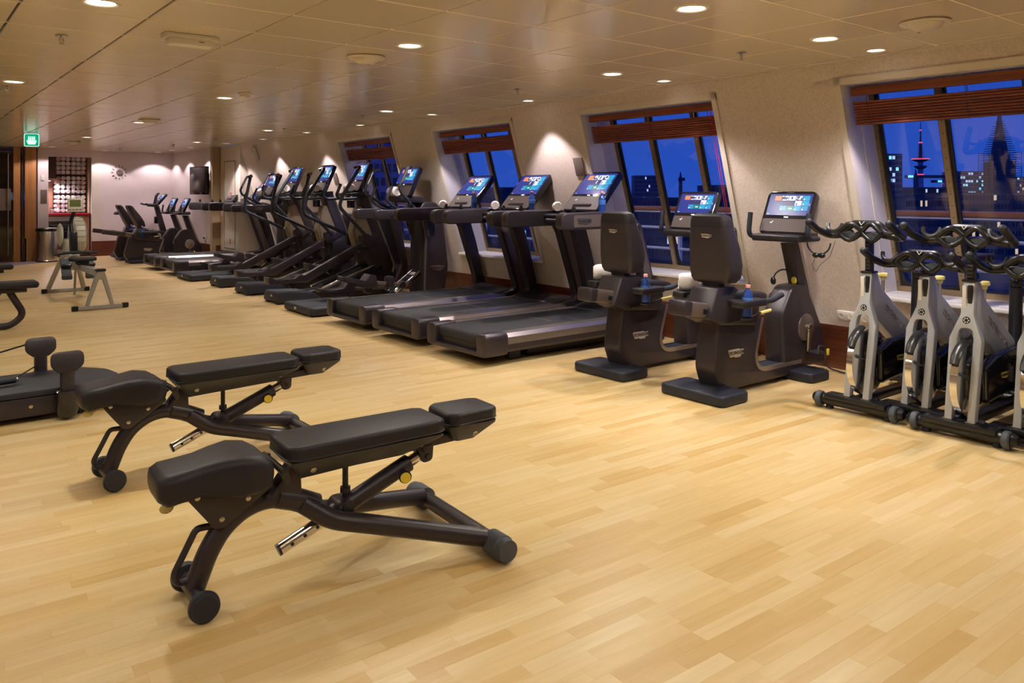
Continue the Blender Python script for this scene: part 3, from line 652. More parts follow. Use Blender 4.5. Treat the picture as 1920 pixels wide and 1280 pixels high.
def towel_roll(loc, rz, label, group='rolled towels on the machines', L=0.20, r=0.058, cat='towel', tilt=0.0):
    mb = MB(); n = 26; rd = random.Random(int(abs(loc[0] * 991 + loc[1] * 77)))
    prof = [(r * 0.15, -L / 2 + 0.012), (r * 0.8, -L / 2 + 0.004), (r * 0.97, -L / 2 + 0.014), (r * 1.03, -L / 4), (r * 0.99, 0), (r * 1.04, L / 4), (r * 0.96, L / 2 - 0.014), (r * 0.8, L / 2 - 0.004), (r * 0.15, L / 2 - 0.012)]
    mb.lathe(prof, (0, 0, 0), (1, 0, 0), n); mb.v = [(v[0], v[1] * (1 + 0.05 * math.sin(9 * v[0] / L + 3 * v[2] / r)), v[2] * (1 + 0.05 * math.cos(7 * v[0] / L))) for v in mb.v]
    t = thing('rolled_towel', mb, 'towel', label, cat, loc, rz, group)
    if tilt: t.rotation_euler = (0, R(tilt), R(rz))
    for s_ in (-1, 1):
        sp = [(s_ * (L / 2 - 0.003), r * (0.12 + 0.78 * k / 40) * math.cos(k * 0.45), r * (0.12 + 0.78 * k / 40) * math.sin(k * 0.45)) for k in range(41)]
        part('spiral_edge', MB().tube(sp, 0.0045, 5), 'towel', t)
    return t
def water_bottle(loc, label, tilt=(0, 0, 0), s=1.0):
    t = root('water_bottle', label, 'bottle', loc, 0, 'blue water bottles'); t.rotation_euler = tuple(R(a) for a in tilt); t.scale = (s, s, s)
    part('bottle_body', MB().lathe([(0.022, 0), (0.031, 0.006), (0.033, 0.03), (0.030, 0.055), (0.033, 0.08), (0.033, 0.125), (0.028, 0.15), (0.016, 0.172), (0.012, 0.182), (0.012, 0.19)], n=20), 'bottle', t)
    part('bottle_label', MB().lathe([(0.0332, 0.082), (0.0338, 0.084), (0.0338, 0.122), (0.0332, 0.124)], n=20), 'bottle_label', t)
    part('bottle_cap', MB().lathe([(0.0145, 0.186), (0.0155, 0.188), (0.0155, 0.204), (0.013, 0.207), (0.001, 0.2075)], n=16), 'bottle_cap', t)
    return t

# ------------------------------------------------------------------ treadmill (faces +X, rear end at x = 0)
def make_treadmill():
    t = root('treadmill', '', 'treadmill')
    hw = 0.43
    part('base', MB().box((1.25, 0, 0.05), (1.35, 0.54, 0.10), 0.02), 'body_dark', t)
    for s_ in (-1, 1): part('foot', MB().box((0.42, s_ * 0.26, 0.045), (0.14, 0.08, 0.09), 0.02), 'rubber', t)
    part('deck', MB().box((1.02, 0, 0.155), (1.95, 0.72, 0.12), 0.01), 'body_dark', t)
    for s_ in (-1, 1):
        pr = [(hw - 0.10, 0.10), (hw - 0.012, 0.10), (hw, 0.125), (hw, 0.222), (hw - 0.10, 0.222)]
        sp = part('side_panel', MB().prism([(s_ * a, b) for a, b in pr], 0.20, 2.02, 'x'), 'body', t, flat=True)
        part('side_rail', MB().prism([(s_ * a, b) for a, b in [(hw + 0.002, 0.165), (hw + 0.002, 0.222), (hw - 0.03, 0.252), (hw - 0.12, 0.256), (hw - 0.12, 0.215), (hw - 0.03, 0.215)]], 0.22, 1.95, 'x'), 'trim_metal', sp, flat=True)
        cp = MB().prism(rpoly([(s_ * (hw - 0.125), 0.075, 0.02), (s_ * (hw + 0.012), 0.075, 0.05), (s_ * (hw + 0.012), 0.265, 0.05), (s_ * (hw - 0.125), 0.265, 0.03)], 0.03), 0.0, 0.235, 'x', 0.03, 3)
        part('rear_cap', cp, 'body', t)
    part('rear_bar', MB().prism(rpoly([(0.0, 0.075, 0.02), (0.20, 0.075), (0.20, 0.10), (0.03, 0.115, 0.01), (0.0, 0.115, 0.01)], 0.01), -hw + 0.06, hw - 0.06, 'y'), 'body', t)
    part('belt', MB().prism(rpoly([(0.035, 0.145, 0.05), (0.035, 0.25, 0.05), (1.74, 0.25, 0.01), (1.74, 0.145, 0.01)], 0.05, 8), -0.298, 0.298, 'y', 0.004), 'belt', t)
    letters('TECHNOGYM', 0.05, 0.0004, 'grey_plate', t, (0, 0, R(90)), (0.95, 0.0, 0.2507))
    part('deflector', MB().box((0.06, 0, 0.118), (0.025, 0.16, 0.004)), 'steel', t)
    part('motor_cover', MB().prism(rpoly([(1.70, 0.20), (1.66, 0.262, 0.02), (2.02, 0.30, 0.06), (2.11, 0.24, 0.06), (2.11, 0.10), (1.72, 0.10)], 0.02), -0.37, 0.37, 'y', 0.03, 3), 'body_dark', t)
    arch = [(0.82, 1.075, 0.06), (0.82, 1.225, 0.07), (1.55, 1.235, 0.22), (1.83, 1.13, 0.2), (1.94, 0.80, 0.4), (2.13, 0.13, 0.06), (2.06, 0.06, 0.04), (1.86, 0.10, 0.03), (1.78, 0.262, 0.02), (1.955, 0.29, 0.08), (1.71, 0.99, 0.06), (1.65, 1.08, 0.05)]
    inset = [(0.96, 1.10), (0.96, 1.205), (1.53, 1.212, 0.20), (1.80, 1.11, 0.18), (1.91, 0.79, 0.3), (2.09, 0.14), (1.96, 0.14), (1.99, 0.29, 0.1), (1.74, 1.0, 0.06), (1.68, 1.10, 0.05)]
    for s_ in (-1, 1):
        a, b = sorted((s_ * 0.345, s_ * 0.435))
        u = part('upright', MB().prism(rpoly(arch, 0.03, 7), a, b, 'y', 0.028, 3), 'body', t)
        a, b = sorted((s_ * 0.432, s_ * 0.4385)); part('side_inlay', MB().prism(rpoly(inset, 0.02, 6), a, b, 'y'), 'body_light', u)
        if s_ < 0: logo(u, (1.08, -0.439, 1.152), SIDE_R, 0.17, 'steel')
        part('holder_clip', MB().box((1.02, s_ * 0.37, 1.245), (0.045, 0.03, 0.03), 0.008).sphere((1.02, s_ * 0.37, 1.268), 0.018), 'gloss_black', u)
    part('handle_bar', MB().tube(rpath([(1.42, -0.36, 1.14), (1.20, -0.22, 1.14), (1.20, 0.22, 1.14), (1.42, 0.36, 1.14)], 0.1), 0.018, 10), 'rubber', t)
    part('tray', MB().prism(rpoly([(1.30, 1.10, 0.03), (1.62, 1.10, 0.03), (1.60, 1.215, 0.02), (1.28, 1.195, 0.02)], 0.02), -0.36, 0.36, 'y', 0.012), 'body_dark', t)
    part('key_strip', MB().box((1.33, 0.05, 1.209), (0.05, 0.20, 0.006), 0.002), 'body_light', t)
    part('stop_button', MB().box((1.33, -0.10, 1.212), (0.05, 0.09, 0.008), 0.003), 'red_sign', t)
    console(t, (1.43, 0, 1.235), 42, 0.235, 0.315, 0.185)
    part('console_neck', MB().box((1.50, 0, 1.24), (0.09, 0.26, 0.12), 0.02), 'body_dark', t)
    mb = MB(); mb.tube(rpath([(2.08, -0.2, 0.06), (2.14, -0.22, 0.012), (2.16, -0.42, 0.010), (2.05, -0.50, 0.010)], 0.05), 0.008, 6); part('power_cable', mb, 'rubber', t)
    return t
TREAD = [(5.487, 'treadmill nearest the camera, right behind the recumbent bikes'), (6.50, 'middle one of the three near treadmills'), (7.52, 'farthest of the three near treadmills, beside the elliptical trainers'),
         (14.25, 'right-hand one of the two distant treadmills, beside the ellipticals'), (15.45, 'left-hand and farthest of the two distant treadmills')]
tr0 = make_treadmill()
for i, (y, lb) in enumerate(TREAD):
    o = tr0 if i == 0 else copy_tree(tr0)
    o.location = (3.72, y, 0); o['label'] = 'dark brown ' + lb; o['group'] = 'treadmills facing the windows'
    tn = ['nearest', 'middle', 'third', 'fourth', 'farthest'][i]
    if i != 4:
        towel_roll((5.14, y + 0.30, 1.270), 52, 'white rolled towel on the left tray end of the %s treadmill' % tn, L=0.14, r=0.046)
        water_bottle((5.16, y - 0.30, 1.212), 'blue water bottle with pink cap on the %s treadmill tray' % tn)

# ------------------------------------------------------------------ recumbent bike (faces +X)
def make_recumbent(old=False):
    t = root('recumbent_bike', '', 'exercise bike')
    def foot(x0, x1, nm): return part(nm, MB().prism(rrect(x0, -0.27, x1, 0.27, 0.05), 0.0, 0.075, 'z', 0.018, 3), 'rubber', t)
    foot(0.06, 0.36, 'rear_foot'); foot(1.12, 1.38, 'front_foot')
    prof = [(0.27, 0.06, 0.03), (0.215, 0.20, 0.15), (0.27, 0.58, 0.03), (0.80, 0.50, 0.03), (0.665, 0.13, 0.16), (1.30, 0.125, 0.02), (1.30, 0.035), (0.40, 0.035)]
    if old: prof = [(0.06, 0.06, 0.03), (-0.02, 0.18, 0.15), (0.08, 0.56, 0.03), (0.80, 0.50, 0.03), (0.665, 0.13, 0.16), (1.30, 0.125, 0.02), (1.30, 0.035), (0.30, 0.035)]
    pd = part('pedestal', MB().prism(rpoly(prof, 0.02, 7), -0.085, 0.085, 'y', 0.028, 3), 'body', t)
    edge = rpath([(0.785, 0, 0.50), (0.665, 0, 0.135), (1.28, 0, 0.132)], 0.13, 8)
    mb = MB(); n = len(edge)
    for s_ in (-1, 1):
        vs = []
        for k, p in enumerate(edge):
            q = edge[min(k + 1, n - 1)] - edge[max(k - 1, 0)]; q.normalize(); nn = Vector((-q.z, 0, q.x))
            vs += [p + Vector((0, s_ * 0.087, 0)) - nn * 0.026, p + Vector((0, s_ * 0.087, 0)) + nn * 0.004, p + Vector((0, s_ * 0.060, 0)) + nn * 0.004]
        mb.add(vs, [(3 * k + a, 3 * k + 3 + a, 3 * k + 4 + a, 3 * k + 1 + a) for k in range(n - 1) for a in (0, 1)])
    part('edge_trim', mb, 'trim_metal', pd)
    part('step_tread', MB().box((0.98, 0, 0.129), (0.56, 0.12, 0.008), 0.003), 'rubber', t)
    logo(pd, (0.455, -0.0862, 0.285), SIDE_R, 0.175)
    ra = math.atan2(-0.13, 0.84); rot = Matrix.Rotation(-ra, 3, 'Y')
    rl = part('seat_rail', MB().box((0.35, 0, 0.575), (0.76, 0.15, 0.10), 0.02, rot=rot), 'body_light', t)
    if old: part('rail_extension', MB().box((-0.22, 0, 0.66), (0.44, 0.14, 0.095), 0.015, rot=rot), 'body', rl)
    part('rail_end', MB().box((-0.035, 0, 0.635), (0.09, 0.155, 0.105), 0.02, rot=rot), 'body', rl)
    part('rail_slot', MB().box((0.20, -0.0765, 0.590), (0.18, 0.006, 0.035), 0.002, rot=rot), 'black', rl)
    cr = part('seat_carriage', MB().prism(rpoly([(0.13, 0.55), (0.22, 0.755, 0.03), (0.40, 0.76, 0.03), (0.70, 0.60, 0.03), (0.68, 0.46, 0.03), (0.25, 0.50, 0.03)], 0.02), -0.115, 0.115, 'y', 0.02), 'body', t)
    # backrest: rounded shield lofted through stacked sections
    rings = []
    for z, hw_, th, xc in ((0.73, 0.075, 0.08, 0.325), (0.775, 0.080, 0.085, 0.32), (0.785, 0.150, 0.13, 0.335), (0.815, 0.168, 0.165, 0.345), (0.90, 0.176, 0.18, 0.345), (1.02, 0.172, 0.165, 0.330), (1.13, 0.160, 0.135, 0.307), (1.165, 0.156, 0.125, 0.300)):
        rings.append([Vector((xc + a - (0.40 * (z - 0.73) if old else 0), b, z)) for a, b in rrect(-th / 2, -hw_, th / 2, hw_, 0.045, 4)])
    part('backrest', MB().loft(rings), 'body', t)
    rings = []
    for z, hw_, th, xc in ((1.165, 0.156, 0.127, 0.300), (1.21, 0.152, 0.118, 0.294), (1.242, 0.140, 0.10, 0.288), (1.258, 0.105, 0.05, 0.285)):
        rings.append([Vector((xc + a - (0.40 * (z - 0.73) if old else 0), b, z)) for a, b in rrect(-th / 2, -hw_, th / 2, hw_, min(0.045, th * 0.45), 4)])
    part('headrest_cap', MB().loft(rings), 'leather', t)
    if not old: part('back_cushion', MB().box((0.405, 0, 0.99), (0.06, 0.28, 0.36), 0.028, 3, rot=Matrix.Rotation(R(-9), 3, 'Y')), 'leather', t)
    if not old: logo(t, (0.2365, 0.0, 1.105), (R(85), 0, R(-90)), 0.085)
    rings = []
    for x, hw_, zt, zb in ((0.40, 0.12, 0.705, 0.66), (0.44, 0.185, 0.725, 0.64), (0.56, 0.195, 0.715, 0.635), (0.68, 0.17, 0.70, 0.635), (0.78, 0.12, 0.68, 0.635), (0.81, 0.07, 0.665, 0.64)):
        rings.append([Vector((x, a, b)) for a, b in rrect(-hw_, zb, hw_, zt, 0.035, 4)])
    part('seat_cushion', MB().loft(rings), 'leather', t)
    for s_ in (-1, 1):
        y = s_ * 0.29
        xo = 0.12 if s_ > 0 else 0.02
        tr = part('side_tray', MB().prism(rpoly([(0.16 + xo, y - 0.055), (0.44 + xo, y - 0.055), (0.44 + xo, y + 0.055), (0.16 + xo, y + 0.055)], 0.03), 0.645, 0.69, 'z', 0.012), 'body_dark', t)
        part('tray_arm', MB().box((0.38, s_ * 0.17, 0.655), (0.12, 0.20, 0.03), 0.008), 'body', tr)
        part('side_handle', MB().tube(rpath([(0.40, s_ * 0.30, 0.665), (0.55, s_ * 0.315, 0.672), (0.66, s_ * 0.315, 0.70)], 0.06), 0.019, 12), 'rubber', tr)
        part('pulse_plate', MB().box((0.55, s_ * 0.315, 0.690), (0.10, 0.012, 0.006), 0.002, rot=Matrix.Rotation(R(-8), 3, 'Y')), 'steel', tr)
        if s_ < 0: part('bottle_cage', MB().lathe([(0.040, 0), (0.042, 0.01), (0.042, 0.012), (0.036, 0.012)], (0.29, y, 0.56), n=20), 'body_dark', tr)
    lv = part('seat_lever', MB().tube(rpath([(0.30, -0.13, 0.52), (0.42, -0.17, 0.53), (0.50, -0.21, 0.56), (0.56, -0.22, 0.575)], 0.04), 0.007, 8), 'black', t)
    part('lever_grip', MB().cyl((0.55, -0.219, 0.572), (0.65, -0.235, 0.585), 0.011, n=10, bev=0.003), 'yellow_pale', lv)
    # pedal housing and console post
    hs_ = part('crank_housing', MB().prism(rpoly([(1.05, 0.08, 0.03), (1.03, 0.50, 0.14), (1.17, 0.70, 0.12), (1.36, 0.70, 0.05), (1.61, 0.30, 0.3), (1.63, 0.06, 0.04)], 0.04, 7), -0.085, 0.085, 'y', 0.03, 3), 'body', t)
    for s_ in (-1, 1):
        cv = part('crank_cover', MB().lathe([(0.001, 0.012), (0.095, 0.012), (0.105, 0.006), (0.108, -0.004)], (1.34, s_ * 0.085, 0.37), (0, s_, 0), 28), 'trim_metal' if old else 'body_light', hs_)
        ang = R(-96) if s_ < 0 else R(84); ex, ez = 1.34 + 0.175 * math.cos(ang), 0.37 + 0.175 * math.sin(ang); y = s_ * 0.113
        part('crank_arm', MB().cyl((1.34, s_ * 0.095, 0.37), (1.34, s_ * 0.13, 0.37), 0.036, n=18, bev=0.006).tube([(1.34, y, 0.37), ((1.34 + ex) / 2, y, (0.37 + ez) / 2), (ex, y, ez)], [0.026, 0.021, 0.019], 10, flat=1.0), 'steel', cv)
        pe = part('pedal', MB().box((ex, s_ * 0.185, ez), (0.10, 0.09, 0.028), 0.010).tube(rpath([(ex - 0.05, s_ * 0.22, ez), (ex - 0.03, s_ * 0.22, ez + 0.06), (ex + 0.04, s_ * 0.22, ez + 0.05), (ex + 0.055, s_ * 0.22, ez)], 0.03), 0.008, 6), 'rubber', cv)
    part('toe_strap', MB().box((1.395, -0.235, 0.20), (0.03, 0.01, 0.05), 0.004), 'yellow', hs_)
    post = part('console_post', MB().prism([(1.20, 1.02), (1.32, 1.02), (1.68, 0.08), (1.44, 0.08), (1.36, 0.55)], -0.05, 0.05, 'y', 0.012), 'body', t)
    part('post_trim', MB().prism([(1.29, 1.02), (1.327, 1.02), (1.687, 0.08), (1.648, 0.08)], -0.054, 0.054, 'y', 0.004), 'trim_metal', post)
    part('tray', MB().prism(rpoly([(1.05, 1.035, 0.02), (1.32, 1.035, 0.02), (1.32, 1.10, 0.01), (1.05, 1.085, 0.015)], 0.01), -0.20, 0.20, 'y', 0.012), 'body_dark', t)
    for s_ in (-1, 1):
        part('grip_handle', MB().tube(rpath([(1.27, s_ * 0.19, 1.06), (1.25, s_ * 0.245, 1.06), (1.08, s_ * 0.25, 1.065), (1.11, s_ * 0.25, 1.25)], 0.06, 6), 0.019, 12), 'rubber', t)
    console(t, (1.15, 0, 1.095), 25, 0.205, 0.225, 0.125, 0.045)
    mb = MB(); mb.tube(rpath([(1.58, -0.04, 0.10), (1.66, -0.10, 0.012), (1.62, -0.25, 0.008), (1.70, -0.33, 0.008)], 0.05), 0.006, 6); part('power_cable', mb, 'rubber', t)
    return t
rec0 = make_recumbent(); rec1 = make_recumbent(True)
RECX = 4.17
for i, (x, y, lb) in enumerate([(RECX, 3.42, 'front recumbent exercise bike, nearest the spinning bikes'), (RECX, 4.31, 'rear recumbent exercise bike, beside the nearest treadmill'),
                                (3.66, 17.1, 'distant recumbent bike nearest the far treadmills'), (3.66, 18.0, 'distant recumbent bike behind the other one, near the back wall')]):
    o = rec0 if i == 0 else copy_tree(rec0) if i == 1 else rec1 if i == 2 else copy_tree(rec1)
    o.location = (x, y, 0); o['label'] = 'dark brown ' + lb; o['group'] = 'recumbent bikes'
    k_ = 0.92 if i > 1 else 1.0; o.scale = (k_, k_, k_)
    nm = ['front', 'rear', 'nearer distant', 'farthest'][i]
    water_bottle((x + 0.29 * k_, y - 0.29 * k_, 0.575 * k_), 'blue water bottle with pink cap in the side tray of the %s recumbent bike' % nm, (0, 0, 0) if i != 0 else (0, 6, 10), 1.05)
    if i < 2: towel_roll((x + 0.42, y + 0.29, 0.752), -46, 'white rolled towel on the seat tray of the %s recumbent bike' % nm, L=0.16, r=0.064)
# ------------------------------------------------------------------ elliptical trainer (faces +X, rear foot at x = 0)
def make_elliptical():
    t = root('elliptical_trainer', '', 'elliptical')
    bf = part('rear_foot', MB().prism(rpoly([(0, 0.02, 0.02), (0.02, 0.15, 0.04), (0.46, 0.13, 0.08), (0.60, 0.02)], 0.02), -0.25, 0.25, 'y', 0.02, 3), 'rubber', t)
    part('foot_badge', MB().box((0.008, 0.0, 0.095), (0.006, 0.055, 0.026), 0.002, rot=Matrix.Rotation(R(9), 3, 'Y')), 'logo', bf)
    for s_ in (-1, 1): part('foot_pad', MB().box((0.06, s_ * 0.18, 0.012), (0.10, 0.08, 0.024), 0.006), 'black', bf)
    part('base_beam', MB().prism(rpoly([(0.40, 0.03), (0.40, 0.13, 0.05), (0.75, 0.15, 0.2), (1.55, 0.36, 0.1), (1.72, 0.30, 0.1), (1.80, 0.0), (1.2, 0.0), (0.62, 0.02)], 0.02), -0.13, 0.13, 'y', 0.03, 3), 'body_dark', t)
    for s_ in (-1, 1): part('guide_rail', MB().tube([(0.62, s_ * 0.165, 0.155), (1.40, s_ * 0.165, 0.42)], 0.018, 10), 'chrome', t)
    part('rail_plate', MB().prism([(0.60, 0.12), (1.42, 0.40), (1.44, 0.375), (0.62, 0.095)], -0.20, 0.20, 'y'), 'body_dark', t)
    part('front_foot', MB().box((1.68, 0, 0.035), (0.18, 0.5, 0.07), 0.02), 'rubber', t)
    # J-shaped front post with pale edges and dark core
    jp = [(1.17, 1.40), (1.33, 1.40), (1.74, 0.42, 0.10), (1.72, 0.22, 0.10), (1.42, 0.16, 0.05), (1.42, 0.26, 0.05), (1.56, 0.34, 0.08), (1.56, 0.46, 0.06)]
    po = part('front_post', MB().prism(rpoly(jp, 0.03, 6), -0.085, 0.085, 'y', 0.012), 'body', t)
    part('post_trim', MB().tube(rpath([(1.335, -0.082, 1.38), (1.745, -0.082, 0.40), (1.70, -0.082, 0.215), (1.44, -0.082, 0.165)], 0.10, 6), 0.018, 8).tube(rpath([(1.335, 0.082, 1.38), (1.745, 0.082, 0.40), (1.70, 0.082, 0.215), (1.44, 0.082, 0.165)], 0.10, 6), 0.018, 8), 'trim_metal', po)
    part('inner_shroud', MB().prism(rpoly([(1.19, 1.22), (1.30, 1.22), (1.52, 0.62, 0.05), (1.50, 0.40, 0.05), (1.18, 0.62, 0.05), (1.10, 0.86, 0.08)], 0.03), -0.075, 0.075, 'y', 0.02), 'bag', t)
    part('front_shell', MB().prism(rpoly([(1.60, 1.10, 0.06), (1.74, 1.10, 0.08), (1.80, 0.98, 0.10), (1.92, 0.36, 0.2), (1.86, 0.06, 0.05), (1.66, 0.06), (1.80, 0.40, 0.1)], 0.04, 6), -0.19, 0.19, 'y', 0.035, 3), 'body', t)
    dr = part('drive_cover', MB().lathe([(0.001, 0.19), (0.15, 0.19), (0.19, 0.16), (0.20, 0.0), (0.19, -0.16), (0.15, -0.19), (0.001, -0.19)], (1.42, 0, 0.58), (0, 1, 0), 30), 'body_dark', t)
    for s_ in (-1, 1): part('pivot_cap', MB().lathe([(0.052, 0), (0.056, 0.01), (0.050, 0.03), (0.001, 0.034)], (1.22, s_ * 0.20, 0.80), (0, s_, 0), 20), 'gloss_black', t)
    part('pivot_axle', MB().cyl((1.22, -0.24, 0.80), (1.22, 0.24, 0.80), 0.028), 'body', t)
    # swinging arms, one forward and one back, each with its pedal link
    for s_, top, up, knee in ((-1, (1.11, 1.74), (0.86, 1.36), (0.82, 1.22)), (1, (0.64, 1.66), (0.56, 1.28), (0.55, 1.12))):
        y = s_ * 0.27
        ar = part('moving_arm', MB().tube(rpath([(top[0], y, top[1]), (up[0], y, up[1]), (knee[0], y, knee[1]), (1.24, y - s_ * 0.01, 0.80)], 0.09, 6), 0.0235, 12), 'rubber', t)
        part('arm_grip', MB().tube(rpath([(top[0] - 0.02, y, top[1] - 0.03), (top[0] + 0.01, y, top[1] + 0.02), (top[0] - 0.02, y - s_ * 0.09, top[1] + 0.0)], 0.02), 0.023, 10), 'gloss_black', ar)
        part('arm_joint', MB().box((1.22, s_ * 0.235, 0.76), (0.13, 0.07, 0.18), 0.03), 'body', ar)
    for s_, px, pz, bend, hi in ((-1, -0.12, 0.315, (0.36, 0.30), (1.42, 0.86)), (1, 0.55, 0.43, (0.86, 0.42), (1.44, 0.72))):
        y = s_ * 0.17
        lk = part('pedal_link', MB().prism(rpoly([(px + 0.30, pz - 0.05), (px + 0.30, pz + 0.03), (bend[0], bend[1] + 0.045, 0.08), (hi[0], hi[1]), (hi[0] + 0.03, hi[1] - 0.08), (bend[0] + 0.06, bend[1] - 0.05, 0.08)], 0.02), y - 0.032, y + 0.032, 'y', 0.012), 'body', t)
        part('pedal', MB().prism(rpoly([(px, pz - 0.055, 0.02), (px - 0.01, pz + 0.045, 0.02), (px + 0.10, pz + 0.005, 0.02), (px + 0.34, pz + 0.005), (px + 0.42, pz + 0.055, 0.02), (px + 0.46, pz + 0.04, 0.02), (px + 0.44, pz - 0.055, 0.02)], 0.012), y - 0.085, y + 0.085, 'y', 0.014), 'body', lk)
        part('pedal_mat', MB().box((px + 0.22, y, pz + 0.008), (0.22, 0.12, 0.008), 0.003), 'rubber', lk)
        part('roller', MB().cyl((px + 0.33, y - 0.05, pz - 0.09), (px + 0.33, y + 0.05, pz - 0.09), 0.038, n=16, bev=0.006), 'black', lk)
    for s_ in (-1, 1):
        part('fixed_handle', MB().tube(rpath([(1.16, s_ * 0.10, 1.34), (1.10, s_ * 0.20, 1.33), (0.88, s_ * 0.21, 1.32), (0.80, s_ * 0.21, 1.36), (0.87, s_ * 0.21, 1.52)], 0.05, 5), 0.0205, 10), 'rubber', t)
    part('tray', MB().prism(rpoly([(1.02, 1.36), (1.30, 1.36), (1.30, 1.43), (1.02, 1.40)], 0.015), -0.19, 0.19, 'y', 0.012), 'body_dark', t)
    part('bottle_cage', MB().lathe([(0.05, 0.0), (0.052, 0.01), (0.052, 0.10), (0.046, 0.10), (0.044, 0.012)], (1.12, 0.0, 1.20), n=18), 'gloss_black', t)
    console(t, (1.13, 0, 1.425), 24, 0.205, 0.28, 0.15, 0.055)
    mb = MB(); mb.tube(rpath([(1.18, -0.12, 1.36), (1.10, -0.15, 0.9), (1.16, -0.22, 0.30), (1.3, -0.30, 0.02)], 0.1), 0.004, 5); part('lead', mb, 'rubber', t)
    return t
el0 = make_elliptical()
for i, (y, lb) in enumerate([(9.77, 'elliptical trainer in the middle row, nearest of the matching three'), (10.87, 'elliptical trainer, middle one of the matching three'), (11.98, 'elliptical trainer, farthest of the matching three')]):
    o = el0 if i == 0 else copy_tree(el0); o.location = (3.80, y, 0); o['label'] = 'dark ' + lb; o['group'] = 'elliptical trainers'
    towel_roll((3.80 + 1.10, y + 0.02, 1.475), 80, 'white rolled towel on the console tray of the %s elliptical' % ['nearest', 'middle', 'farthest'][i], L=0.24, r=0.055)

# ------------------------------------------------------------------ free-stride trainer with a wide flat foot and a tall front tower
def make_strider():
    t = root('stride_trainer', '', 'elliptical')
    bp = part('base_plate', MB().prism(rpoly([(0.0, -0.40, 0.04), (0.55, -0.40, 0.05), (0.90, -0.16, 0.08), (1.7, -0.16), (1.7, 0.16), (0.90, 0.16, 0.08), (0.55, 0.40, 0.05), (0.0, 0.40, 0.04)], 0.03), 0.012, 0.105, 'z', 0.022, 3), 'rubber', t)
    part('foot_badge', MB().box((0.0, 0.05, 0.062), (0.006, 0.06, 0.028), 0.002), 'logo', bp)
    for s_ in (-1, 1): part('foot_pad', MB().box((0.10, s_ * 0.28, 0.008), (0.12, 0.10, 0.016), 0.004), 'black', bp)
    tw = [(1.62, 0.04, 0.03), (1.64, 0.9, 0.3), (1.54, 1.20, 0.05), (1.60, 1.285, 0.05), (1.78, 1.285, 0.10), (1.88, 1.20, 0.1), (1.98, 0.45, 0.4), (1.90, 0.04, 0.03)]
    to = part('tower', MB().prism(rpoly(tw, 0.04, 7), -0.20, 0.20, 'y', 0.06, 4), 'body', t)
    part('tower_band', MB().prism(rpoly([(1.60, 0.05), (1.625, 0.9, 0.3), (1.53, 1.18), (1.56, 1.20), (1.655, 0.9, 0.3), (1.63, 0.05)], 0.01, 5), -0.13, 0.13, 'y', 0.01), 'body_dark', to)
    logo(to, (1.80, -0.2012, 0.44), SIDE_R, 0.21, 'steel')
    part('tower_trim', MB().tube(rpath([(1.62, -0.185, 0.10), (1.645, -0.185, 0.88), (1.56, -0.185, 1.18)], 0.3, 6), 0.010, 8), 'body_light', to)
    for s_ in (-1, 1):
        a, b = sorted((s_ * 0.215, s_ * 0.30))
        sa_ = part('side_arm', MB().prism(rpoly([(0.86, 1.075, 0.06), (0.86, 1.20, 0.06), (1.70, 1.205, 0.02), (1.70, 1.075, 0.02)], 0.03, 6), a, b, 'y', 0.025, 3), 'body', t)
        if s_ < 0: logo(sa_, (1.12, -0.3012, 1.14), SIDE_R, 0.15, 'steel')
    rot = Matrix.Rotation(R(-34), 3, 'Y')
    rp = part('ramp_panel', MB().box((1.42, -0.04, 0.27), (0.42, 0.17, 0.05), 0.012, rot=rot), 'gloss_black', t)
    for s_ in (-1, 1): part('ramp_edge', MB().box((1.41, -0.04 + s_ * 0.088, 0.285), (0.43, 0.014, 0.03), 0.003, rot=rot), 'steel', rp)
    part('ramp_mark', MB().box((1.53, -0.04, 0.375), (0.05, 0.10, 0.006), 0.001, rot=rot), 'grey_plate', rp)
    for s_, x0, z0, dz in ((-1, 0.46, 0.40, -0.13), (1, 0.34, 0.235, -0.03)):
        y = s_ * 0.17
        pd = part('pedal', MB().prism(rpoly([(x0, z0 - 0.03, 0.02), (x0 - 0.01, z0 + 0.03, 0.02), (x0 + 0.12, z0 - 0.01, 0.02), (x0 + 0.30, z0 + dz * 0.5 + 0.02), (x0 + 0.36, z0 + dz * 0.5 + 0.09, 0.02), (x0 + 0.44, z0 + dz * 0.5 + 0.07, 0.02), (x0 + 0.46, z0 + dz * 0.7 - 0.05, 0.02), (x0 + 0.30, z0 + dz * 0.6 - 0.06)], 0.012), y - 0.09, y + 0.09, 'y', 0.014), 'body', t)
        part('pedal_rod', MB().cyl((x0 + 0.42, y, z0 + dz * 0.65), (1.30, y, z0 + dz - 0.01), 0.024, 0.020, 12), 'body_light', pd)
        part('rod_joint', MB().box((x0 + 0.66, y, z0 + dz * 0.8 + 0.01), (0.10, 0.12, 0.15), 0.03), 'body', pd)
        part('rod_end', MB().lathe([(0.04, 0), (0.045, 0.01), (0.045, 0.07), (0.04, 0.08)], (1.30, y - 0.04, z0 + dz - 0.01), (0, 1, 0), 18), 'body_dark', pd)
    for s_, top, knee in ((-1, (1.34, 1.715), (1.205, 1.47)), (1, (1.16, 1.69), (1.02, 1.45))):
        y = s_ * 0.27
        ar = part('moving_arm', MB().tube(rpath([(top[0] + 0.05, y - s_ * 0.03, top[1] + 0.012), (top[0] - 0.02, y, top[1] - 0.005), (knee[0], y, knee[1]), (knee[0] + 0.03, y, knee[1] - 0.07), (1.60, s_ * 0.225, 1.06), (1.66, s_ * 0.22, 0.85)], 0.06, 5), 0.019, 12), 'rubber', t)
        part('pulse_plate', MB().tube([(top[0] - 0.03, y - 0.014, top[1] - 0.02), (knee[0] + 0.03, y - 0.014, knee[1] + 0.06)], 0.012, 8), 'steel', ar)
